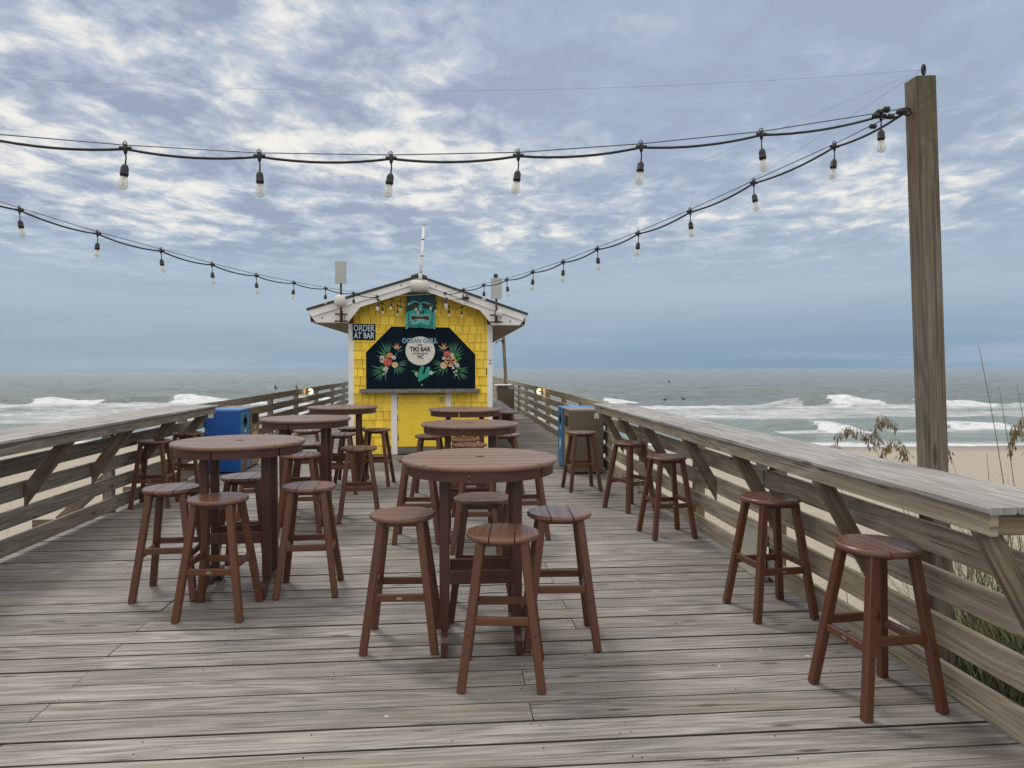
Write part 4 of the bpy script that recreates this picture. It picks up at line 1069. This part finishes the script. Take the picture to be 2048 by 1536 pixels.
m, nt, b = new_mat('sea_water'); g = NT(nt)
pos = g.n('ShaderNodeNewGeometry').outputs['Position']; px, py, pz = g.sep(pos)
fa = g.n('ShaderNodeAttribute', attribute_name='foam').outputs['Fac']
p1 = g.comb(g.math('MULTIPLY', px, .22), g.math('MULTIPLY', py, .75), 0.0)
w1 = g.noise(p1, 1.0, 5, 0.62, 0.4)
p2 = g.comb(g.math('MULTIPLY', px, .9), g.math('MULTIPLY', py, 2.3), 3.0)
w2 = g.noise(p2, 1.0, 4, 0.6, 0.6)
p3 = g.comb(g.math('MULTIPLY', px, .035), g.math('MULTIPLY', py, .10), 8.0)
w3 = g.noise(p3, 1.0, 3, 0.5)
fn = g.noise(g.comb(g.math('MULTIPLY', px, .5), g.math('MULTIPLY', py, 1.1), 1.0), 1.0, 7, 0.72, 0.8)
fn2 = g.noise(g.comb(g.math('MULTIPLY', px, .16), g.math('MULTIPLY', py, .55), 6.0), 1.0, 5, 0.65, 1.2)
fm = g.mapr(g.math('ADD', g.math('MULTIPLY', fa, 0.55), g.math('ADD', g.math('MULTIPLY', fn, 0.45), g.math('MULTIPLY', fn2, 0.40))), 0.69, 0.90)
w4 = g.noise(g.comb(g.math('MULTIPLY', px, .030), g.math('MULTIPLY', py, .16), 5.0), 1.0, 6, .65, .5)
deep = g.mix(g.mapr(g.math('ADD', g.math('MULTIPLY', w3, .4), g.math('MULTIPLY', w4, .6)), .35, .65), (0.135, 0.168, 0.160), (0.230, 0.262, 0.246))  # wave shading painted into the water colour, troughs darker
shal = g.mapr(py, 46, 110, 1.0, 0.0)
wc = g.mix(g.math('MULTIPLY', shal, .8), deep, (0.215, 0.280, 0.252))
wc = g.mix(g.mapr(fa, 0.05, .6, 0, .35), wc, (0.37, 0.44, 0.42))
fc = g.mix(g.noise(pos, 1.6, 4, .7), (0.60, 0.64, 0.67), (0.86, 0.87, 0.88))
g.put(b.inputs['Base Color'], g.mix(fm, wc, fc))
g.put(b.inputs['Roughness'], g.mapr(fm, 0, 1, .16, .9)); b.inputs['IOR'].default_value = 1.33
hh = g.math('ADD', g.math('MULTIPLY', w1, 1.0), g.math('ADD', g.math('MULTIPLY', w2, .35), g.math('ADD', g.math('MULTIPLY', fm, .25), g.math('MULTIPLY', w4, 2.4))))
far = g.mapr(py, 60, 700, 1.0, .45)
g.put(b.inputs['Normal'], g.bump(hh, far, 1.15))
o = mb.build('sea_water', m); tag(o, 'grey green sea with breaking waves', None, kind='structure')
at = o.data.attributes.new('foam', 'FLOAT', 'POINT'); at.data.foreach_set('value', fo)
# sea floor so the water has depth from the side
# ------------------------------------------------------------------ surfers
def skin_body(name, joints, edges, mat, parent=None):
    me = bpy.data.meshes.new(name); me.from_pydata([j[0] for j in joints], edges, []); o = bpy.data.objects.new(name, me); COL.objects.link(o)
    o.modifiers.new('skin', 'SKIN'); o.modifiers.new('sub', 'SUBSURF').levels = 1
    for i, j in enumerate(joints): me.skin_vertices[0].data[i].radius = j[1]
    me.skin_vertices[0].data[0].use_root = True
    dg = bpy.context.evaluated_depsgraph_get(); dg.update()
    m2 = bpy.data.meshes.new_from_object(o.evaluated_get(dg)); m2.name = name
    bpy.data.objects.remove(o); 
    m2.materials.clear(); m2.materials.append(mat)
    for p in m2.polygons: p.use_smooth = True
    q = bpy.data.objects.new(name, m2); COL.objects.link(q)
    if parent is not None: q.parent = parent
    return q
def surfer(x, y, rz, label, blabel, stand=False):
    z = SEA + .10
    bd = MB(); base = 0; L = 1.1
    prof = [(-1.0, .02, .02), (-.85, .16, .03), (-.4, .26, .035), (.1, .28, .035), (.6, .22, .035), (.9, .10, .04), (1.0, .02, .06)]
    for u, wd, zz in prof:
        bd.v += [(u * L, -wd, zz), (u * L, wd, zz), (u * L, wd * .8, zz - .06), (u * L, -wd * .8, zz - .06)]
    for i in range(len(prof) - 1):
        for q in range(4): bd.face((i * 4 + q, i * 4 + (q + 1) % 4, i * 4 + 4 + (q + 1) % 4, i * 4 + 4 + q), None, 0, True)
    o = bd.build('surfboard', M_BOARD, None, (x, y, z)); o.rotation_euler = (0, 0, rz); tag(o, blabel, 'surfboard', 'surfboards afloat')
    if stand:
        J = [((0, 0, .92), (.13, .11)), ((0, 0, 1.15), (.13, .10)), ((0, 0, 1.38), (.15, .10)), ((0, 0, 1.50), (.06, .06)), ((.02, 0, 1.66), (.10, .10)), ((0, .20, 1.36), (.06, .06)), ((.15, .26, 1.10), (.045, .045)), ((.30, .2, .95), (.035, .035)), ((0, -.20, 1.36), (.06, .06)), ((.15, -.26, 1.12), (.045, .045)), ((.32, -.15, 1.05), (.035, .035)),
             ((.0, .12, .88), (.09, .09)), ((.10, .14, .50), (.065, .065)), ((0, .14, .10), (.05, .05)), ((.1, .15, .06), (.04, .035)), ((0, -.12, .88), (.09, .09)), ((.10, -.14, .50), (.065, .065)), ((0, -.14, .10), (.05, .05)), ((.1, -.15, .06), (.04, .035))]
    else:
        J = [((0, 0, .14), (.15, .13)), ((.0, 0, .36), (.14, .11)), ((.04, 0, .58), (.16, .11)), ((.05, 0, .70), (.06, .06)), ((.08, 0, .86), (.10, .10)), ((.04, .20, .56), (.06, .06)), ((.16, .26, .34), (.045, .045)), ((.34, .22, .20), (.035, .035)), ((.04, -.20, .56), (.06, .06)), ((.16, -.26, .34), (.045, .045)), ((.34, -.22, .20), (.035, .035)),
             ((.05, .16, .14), (.09, .09)), ((.36, .34, .10), (.065, .065)), ((.30, .40, -.28), (.05, .05)), ((.38, .40, -.32), (.04, .035)), ((.05, -.16, .14), (.09, .09)), ((.36, -.34, .10), (.065, .065)), ((.30, -.40, -.28), (.05, .05)), ((.38, -.40, -.32), (.04, .035))]
    E_ = [(0, 1), (1, 2), (2, 3), (3, 4), (2, 5), (5, 6), (6, 7), (2, 8), (8, 9), (9, 10), (0, 11), (11, 12), (12, 13), (13, 14), (0, 15), (15, 16), (16, 17), (17, 18)]
    t = thing('person', label, 'person', (x, y, z + .03), rz, 'surfers waiting in the sea')
    skin_body('body', J, E_, M_SUIT, t)
    h = J[4][0]; mb = MB(); mb.lathe([(.02, .115), (.08, .09), (.112, .03), (.112, -.03), (.09, -.05)], (h[0] - .015, 0, h[2] + .01), 12); mb.build('hair', M_BLACK, t)
def seabird(x, y, rz, label):
    t = thing('seabird', label, 'bird', (x, y, SEA + .05), rz, 'dark seabirds floating on the sea')
    mb = MB(); mb.lathe([(.01, -.36), (.05, -.28), (.12, -.14), (.14, .02), (.12, .14), (.06, .22), (.02, .26)], (0, 0, .06), 12, 0, 'X')
    mb.tube([(.18, 0, .09), (.24, 0, .20), (.25, 0, .32), (.28, 0, .38), (.33, 0, .385)], [.065, .045, .036, .045, .03], 8); mb.build('body', M_SUIT, t)
    mb = MB(); mb.tube([(.33, 0, .385), (.42, 0, .35), (.50, 0, .33)], [.022, .014, .006], 6); mb.build('bill', M_OAT, t)
    for sy in (-1, 1):
        mb = MB(); mb.tube([(.10, sy * .10, .13), (-.08, sy * .125, .14), (-.30, sy * .05, .12)], [.05, .06, .015], 6); mb.build('wing', M_SUIT, t)
seabird(25.1, 106.3, 2.6, 'dark seabird floating on the sea nearest the right railing')
seabird(31.6, 102.6, .4, 'dark seabird floating on the sea, middle one right of the hut')
seabird(35.1, 104.6, 2.9, 'dark seabird floating on the sea beside the white surf')
surfer(65.2, 208, .2, 'tiny person in a dark wetsuit sitting on a board far out right of the hut', 'surfboard under the far person right of the hut')
surfer(-37.1, 154.6, 1.4, 'person in a dark wetsuit sitting on a board above the left railing, leftmost', 'surfboard under the leftmost person above the left railing')
surfer(-33.4, 157.5, .6, 'person in a dark wetsuit sitting on a board just left of the left lamp', 'surfboard under the person just left of the left lamp')

# ------------------------------------------------------------------ sea oats and dune grass
def ribbon(mb, pts, w0, mi=0, droop=None):
    """thin folded grass blade along pts"""
    base = len(mb.v); n = len(pts)
    for i, p in enumerate(pts):
        p = Vector(p); d = (Vector(pts[min(i + 1, n - 1)]) - Vector(pts[max(0, i - 1)])).normalized()
        s_ = d.cross(Vector((0, 0, 1)))
        s_ = s_.normalized() if s_.length > .05 else Vector((1, 0, 0))
        w = w0 * (1 - (i / (n - 1)) ** 1.5) + .0006
        f = s_.cross(d) * w * .35
        mb.v += [tuple(p - s_ * w + f), tuple(p), tuple(p + s_ * w + f)]
    for i in range(n - 1):
        b = base + i * 3; mb.face((b, b + 1, b + 4, b + 3), None, mi); mb.face((b + 1, b + 2, b + 5, b + 4), None, mi)
def sea_oat(base, tip, bend, head, label, nleaf=5, seeds=46, thick=.0032):
    """stem from base to tip; the seed head of length `head` droops along `bend` (dx, dy, dz)"""
    b = Vector(base); t = thing('sea_oat', label, 'plant', tuple(b), 0, 'sea oats on the dune')
    T = Vector(tip) - b; pts = []
    for i in range(15):
        f = i / 14; p = T * f; p += Vector((math.sin(f * 3.0) * .03 * T.z, 0, math.sin(f * math.pi) * .02)); pts.append(p)
    mb = MB(); mb.tube(pts, [thick * (1 - .6 * i / 14) for i in range(15)], 5); mb.build('stem', M_STEM, t)
    if head > 0:
        mb = MB(); B = Vector(bend).normalized()
        axis = []
        d0 = (pts[-1] - pts[-2]).normalized(); p = pts[-1].copy()
        for i in range(13):
            f = i / 12; d = (d0 * (1 - f) + B * (f + .15)).normalized(); axis.append(p.copy()); p = p + d * (head / 12)
        mb.tube(axis, .0013, 4)
        for k in range(int(seeds * 1.35)):
            f = random.uniform(.0, 1.0); a = axis[int(f * 12)].copy()
            side = Vector((random.uniform(-1, 1), random.uniform(-1, 1), 0)) * .5 + Vector((B.x, B.y, 0)) * .25
            end = a + side * random.uniform(.015, .062) * (1.15 - f * .6) + Vector((0, 0, -random.uniform(.008, .055)))
            d = (end - a + Vector((0, 0, -.03))).normalized(); L = random.uniform(.026, .050); wv = d.cross(Vector((random.uniform(-1, 1), random.uniform(-1, 1), .3))).normalized() * L * .17; nv = d.cross(wv).normalized() * L * .07
            mb.tube([a, end], .0006, 3)
            b0 = len(mb.v)
            for q in (end, end + d * L * .45 + wv, end + d * L, end + d * L * .45 - wv, end + d * L * .45 + nv, end + d * L * .45 - nv): mb.v.append(tuple(q))
            for tri in ((0, 1, 4), (1, 2, 4), (2, 3, 4), (3, 0, 4), (1, 0, 5), (2, 1, 5), (3, 2, 5), (0, 3, 5)): mb.face([b0 + i for i in tri])
        mb.build('seed_head', M_OAT, t)
    mb = MB()
    for k in range(nleaf):
        az = random.uniform(0, 6.28); L = random.uniform(.35, .7); lean = random.uniform(.25, .7)
        ribbon(mb, [Vector((math.cos(az) * lean * L * f ** 1.4, math.sin(az) * lean * L * f ** 1.4, L * f - .25 * L * f ** 3)) for f in [i / 7 for i in range(8)]], .004)
    if nleaf: mb.build('leaf', M_BLADE if random.random() < .5 else M_DRY, t)
def gz(x, y): return sand_h(x, y) - .02
OATS = [
 ((3.42, 4.3), (2.86, 4.62, 1.27), (-.5, 0, -.6), .30, 'drooping brown sea oat left of the tall post, farthest from it', 4),
 ((3.45, 4.4), (2.88, 4.55, 1.25), (.55, .1, -.45), .40, 'thick arching brown sea oat head left of the tall post'),
 ((3.50, 4.5), (3.10, 4.60, 1.19), (-.35, 0, -1), .26, 'hanging golden sea oat head just left of the tall post'),
 ((3.1, 4.8), (2.62, 4.7, 1.16), (.5, 0, -.5), .14, 'small dry sea oat head low over the right counter', 3),
 ((3.75, 4.4), (3.42, 4.6, 1.16), (.2, 0, -1), .24, 'dark sea oat head peeping out right of the tall post'),
 ((3.90, 4.5), (3.613, 4.6, 1.741), (0, 0, 1), 0, 'tallest bare sea oat stalk right of the tall post', 2),
 ((4.02, 4.6), (3.769, 4.6, 1.455), (0, 0, 1), 0, 'middle bare sea oat stalk right of the tall post', 2),
 ((4.10, 4.5), (3.901, 4.6, 1.479), (0, 0, 1), 0, 'bare sea oat stalk at the right edge of the view', 2),
 ((4.05, 4.3), (3.93, 4.5, 1.20), (.05, 0, -1), .42, 'full golden sea oat head at the right edge of the view', 5),
 ((4.15, 4.6), (4.02, 4.6, 1.27), (-.1, 0, -1), .36, 'brown sea oat head cut by the right edge of the view', 5),
 ((3.60, 4.9), (3.50, 5.0, .98), (0, 0, 1), 0, 'short thin green stalk close to the right of the tall post', 4),
 ((3.72, 4.9), (3.62, 5.0, .99), (0, 0, 1), 0, 'short thin stalk second from the tall post', 4),
 ((3.80, 4.7), (3.93, 4.9, .96), (0, 0, 1), 0, 'short leaning stalk between the tall bare stalks', 4),
 ((3.05, 4.3), (2.88, 4.2, .78), (-.7, .1, -.35), .32, 'dark sea oat head showing below the right counter', 5),
 ((3.00, 5.0), (2.72, 4.9, .72), (-.5, 0, -.6), .20, 'small sea oat head seen through the right railing', 5),
]
for a in OATS:
    (bx, by), tip, bend, head, lb = a[:5]
    if head > .1 and tip[2] > .8: tip = (tip[0], tip[1], tip[2] - .17)
    sea_oat((bx, by, gz(bx, by)), tip, bend, head, lb, a[5] if len(a) > 5 else 5, 70 if head > .25 else 36, .0045 if head == 0 else .0034)
sea_oat((-6.9, 11.2, gz(-6.9, 11.2)), (-6.45, 11, -.30), (.6, 0, -.6), .30, 'small sea oat seen through the left railing on the sand', 6, 40)
sea_oat((-5.6, 8.2, gz(-5.6, 8.2)), (-5.0, 8.0, -.22), (-.2, 0, 1), 0, 'thin sea oat stalk low behind the left railing', 6)
# dense dune grass beyond the right railing
mb = MB()
def tuft(x, y, n, hmin, hmax, spread):
    for k in range(n):
        az = random.uniform(0, 6.28); L = random.uniform(hmin, hmax); lean = random.uniform(.1, .95); r0 = random.uniform(0, spread)
        bx, by = max(2.66, x + math.cos(az * 3.1) * r0), y + math.sin(az * 3.1) * r0
        if x > 0 and bx + math.cos(az) * lean * L < 2.52: az = math.pi - az
        z0 = sand_h(bx, by) - .02
        ribbon(mb, [Vector((bx + math.cos(az) * lean * L * f ** 1.5, by + math.sin(az) * lean * L * f ** 1.5, z0 + L * f - .4 * lean * L * f ** 2.6)) for f in [i / 6 for i in range(7)]], random.uniform(.003, .006), 0 if random.random() < .62 else 1)
k = 0
while k < 240:
    x = random.uniform(2.66, 5.6); y = random.uniform(.3, 7.0)
    if y > 1.43 * x + random.gauss(0, .15) or (x > 3.9 and y < 1.5): continue
    k += 1; tuft(x, y, random.randint(20, 32), .5, 1.35 if y < 4.8 else .95, .2)
for k in range(46):
    x = random.uniform(2.72, 3.9); tuft(x, x * random.uniform(.95, 1.32), random.randint(14, 24), 1.15, 1.75, .14)
for k in range(34):
    x = random.uniform(2.75, 4.6); tuft(x, x * random.uniform(1.45, 1.85), random.randint(4, 9), .3, .8, .12)
for k in range(10): tuft(random.uniform(-7.5, -5.0), random.uniform(6, 12), 6, .25, .5, .12)
o = mb.build('dune_grass', [M_BLADE, M_DRY]); tag(o, 'tangled green and dry dune grass beyond the right railing', 'grass', None, 'stuff')

# ------------------------------------------------------------------ world: sky with broken cloud
SUN_EL, SUN_AZ = 56.0, -28.0          # azimuth measured from +Y towards +X, degrees
wd = bpy.data.worlds.new('World'); scene.world = wd; wd.use_nodes = True; nt = wd.node_tree
for n in list(nt.nodes): nt.nodes.remove(n)
g = NT(nt); out = g.n('ShaderNodeOutputWorld'); bg = g.n('ShaderNodeBackground'); nt.links.new(bg.outputs[0], out.inputs[0]); bg.inputs[1].default_value = 0.1
sky = g.n('ShaderNodeTexSky'); sky.sky_type = 'NISHITA'; sky.sun_disc = False; sky.sun_elevation = R(SUN_EL); sky.sun_rotation = R(SUN_AZ); sky.air_density = 1.2; sky.dust_density = 2.0
d = g.n('ShaderNodeTexCoord').outputs['Generated']; dx, dy, dz = g.sep(d)
el = g.math('MAXIMUM', dz, 0.0)
inv = g.math('DIVIDE', 1.0, g.math('ADD', el, 0.075))
cx = g.math('MULTIPLY', dx, inv); cy = g.math('MULTIPLY', dy, inv)
# rotate so that v runs along the cloud streets
ca, sa = math.cos(R(14)), math.sin(R(14))
uu = g.math('SUBTRACT', g.math('MULTIPLY', cx, ca), g.math('MULTIPLY', cy, sa)); vv = g.math('ADD', g.math('MULTIPLY', cx, sa), g.math('MULTIPLY', cy, ca))
def cn(fu, fv, seed, det, rough, dist): return g.noise(g.comb(g.math('MULTIPLY', uu, fu), g.math('MULTIPLY', vv, fv), seed), 1.0, det, rough, dist)
n_big = cn(.9, .35, 2.3, 3, .5, .3)
n_lump = cn(5.0, 4.1, 4.1, 9, .60, .3)
n_mid = cn(2.5, 1.6, 7.7, 9, .60, .35)
n_fine = cn(8.5, 5.0, 1.7, 6, .65, .3)
K = 10.0                                # colours are radiance / background strength
def c3(r, gg, b): return (r * K, gg * K, b * K)
horizon = c3(.245, .360, .480); lowc = c3(.40, .505, .61); high = c3(.388, .463, .595)
hor = g.mix(g.mapr(dx, -.35, .35), c3(.315, .425, .52), horizon)
base = g.mix(g.mapr(el, 0.0, 0.12, smooth=True), hor, lowc)
base = g.mix(g.mapr(el, 0.10, 0.34, smooth=True), base, high)
cl = g.mix(0.95, sky.outputs[0], base)
# soft horizontal banks low over the sea
band = g.noise(g.comb(g.math('MULTIPLY', dx, 2.5), 0.3, g.math('MULTIPLY', dz, 26.0)), 1.0, 5, .6)
cl = g.mix(g.math('MULTIPLY', g.mapr(band, .50, .70), g.mapr(el, .30, .02, 0.0, .55)), cl, c3(.44, .53, .63))
cl = g.mix(g.math('MULTIPLY', g.mapr(band, .48, .32), g.mapr(el, .30, .02, 0.0, .36)), cl, c3(.245, .340, .455))
# where the sheet is thin and broken: left and upper part, and a belt lower down on both sides
left = g.mapr(dx, .30, -.30, smooth=True)
belt = g.math('MULTIPLY', g.mapr(el, .125, .20, smooth=True), g.mapr(el, .34, .26, smooth=True))
top = g.mapr(el, .20, .30, smooth=True)
thin = g.math('ADD', g.math('MULTIPLY', belt, .085), g.math('ADD', g.math('MULTIPLY', g.math('MULTIPLY', top, left), .075), g.mapr(n_big, .35, .65, -.07, .07)))
thin = g.math('ADD', thin, g.math('MULTIPLY', g.math('MULTIPLY', top, g.math('SUBTRACT', 1.0, left)), -.045))
win = g.mapr(el, .095, .18, smooth=True)
dens = g.math('ADD', g.math('MULTIPLY', n_lump, .58), g.math('ADD', g.math('MULTIPLY', n_mid, .32), g.math('MULTIPLY', n_fine, .14)))
gp = g.math('SUBTRACT', g.math('ADD', 1.04, thin), g.math('MULTIPLY', dens, 1.0))
gp = g.math('SUBTRACT', gp, .52)
# thick parts: dull lavender grey
thick = g.math('MULTIPLY', g.mapr(dens, .475, .58, smooth=True), g.math('MULTIPLY', win, g.mapr(left, 0.0, 1.0, .45, 1.0)))
cl = g.mix(g.math('MULTIPLY', thick, .82), cl, c3(.312, .367, .485))
soft = g.math('MULTIPLY', g.mapr(gp, -.02, .09, smooth=True), win)
cl = g.mix(g.math('MULTIPLY', soft, .5), cl, c3(.58, .64, .71))
gapm = g.math('MULTIPLY', g.mapr(gp, .065, .15, smooth=True), win)
cl = g.mix(g.math('MULTIPLY', gapm, .8), cl, c3(.80, .80, .78))
core = g.math('MULTIPLY', g.mapr(gp, .12, .20, smooth=True), win)
cl = g.mix(g.math("MULTIPLY", core, .75), cl, c3(.93, .91, .85))
# unseen sky overhead and behind, brightened to light the deck and hut front
cl = g.mix(g.mapr(el, .47, .72, smooth=True), cl, c3(1.02, 1.0, .96))
back_fill = g.math('MULTIPLY', g.mapr(dy, .25, -.35, smooth=True), g.mapr(el, .05, .30, smooth=True))
cl = g.mix(g.math('MULTIPLY', back_fill, .95), cl, c3(1.38, 1.33, 1.25))
# below the horizon: same tone as the sea air
cl = g.mix(g.mapr(dz, -.002, -.03), cl, c3(.20, .27, .32))
nt.links.new(cl, bg.inputs[0])

sd = bpy.data.lights.new('sun', 'SUN'); sd.energy = 1.25; sd.angle = R(11); sd.color = (1.0, .95, .87)
so = bpy.data.objects.new('sun', sd); COL.objects.link(so)
dirv = Vector((math.sin(R(SUN_AZ)) * math.cos(R(SUN_EL)), math.cos(R(SUN_AZ)) * math.cos(R(SUN_EL)), math.sin(R(SUN_EL))))
so.rotation_euler = dirv.to_track_quat('Z', 'Y').to_euler()

scene.view_settings.view_transform = 'Standard'; scene.view_settings.look = 'None'; scene.view_settings.exposure = 0.0; scene.view_settings.gamma = 1.0
scene.render.engine = 'CYCLES'
scene.cycles.max_bounces = 6; scene.cycles.transparent_max_bounces = 12
scene.render.resolution_x = 1024; scene.render.resolution_y = 768
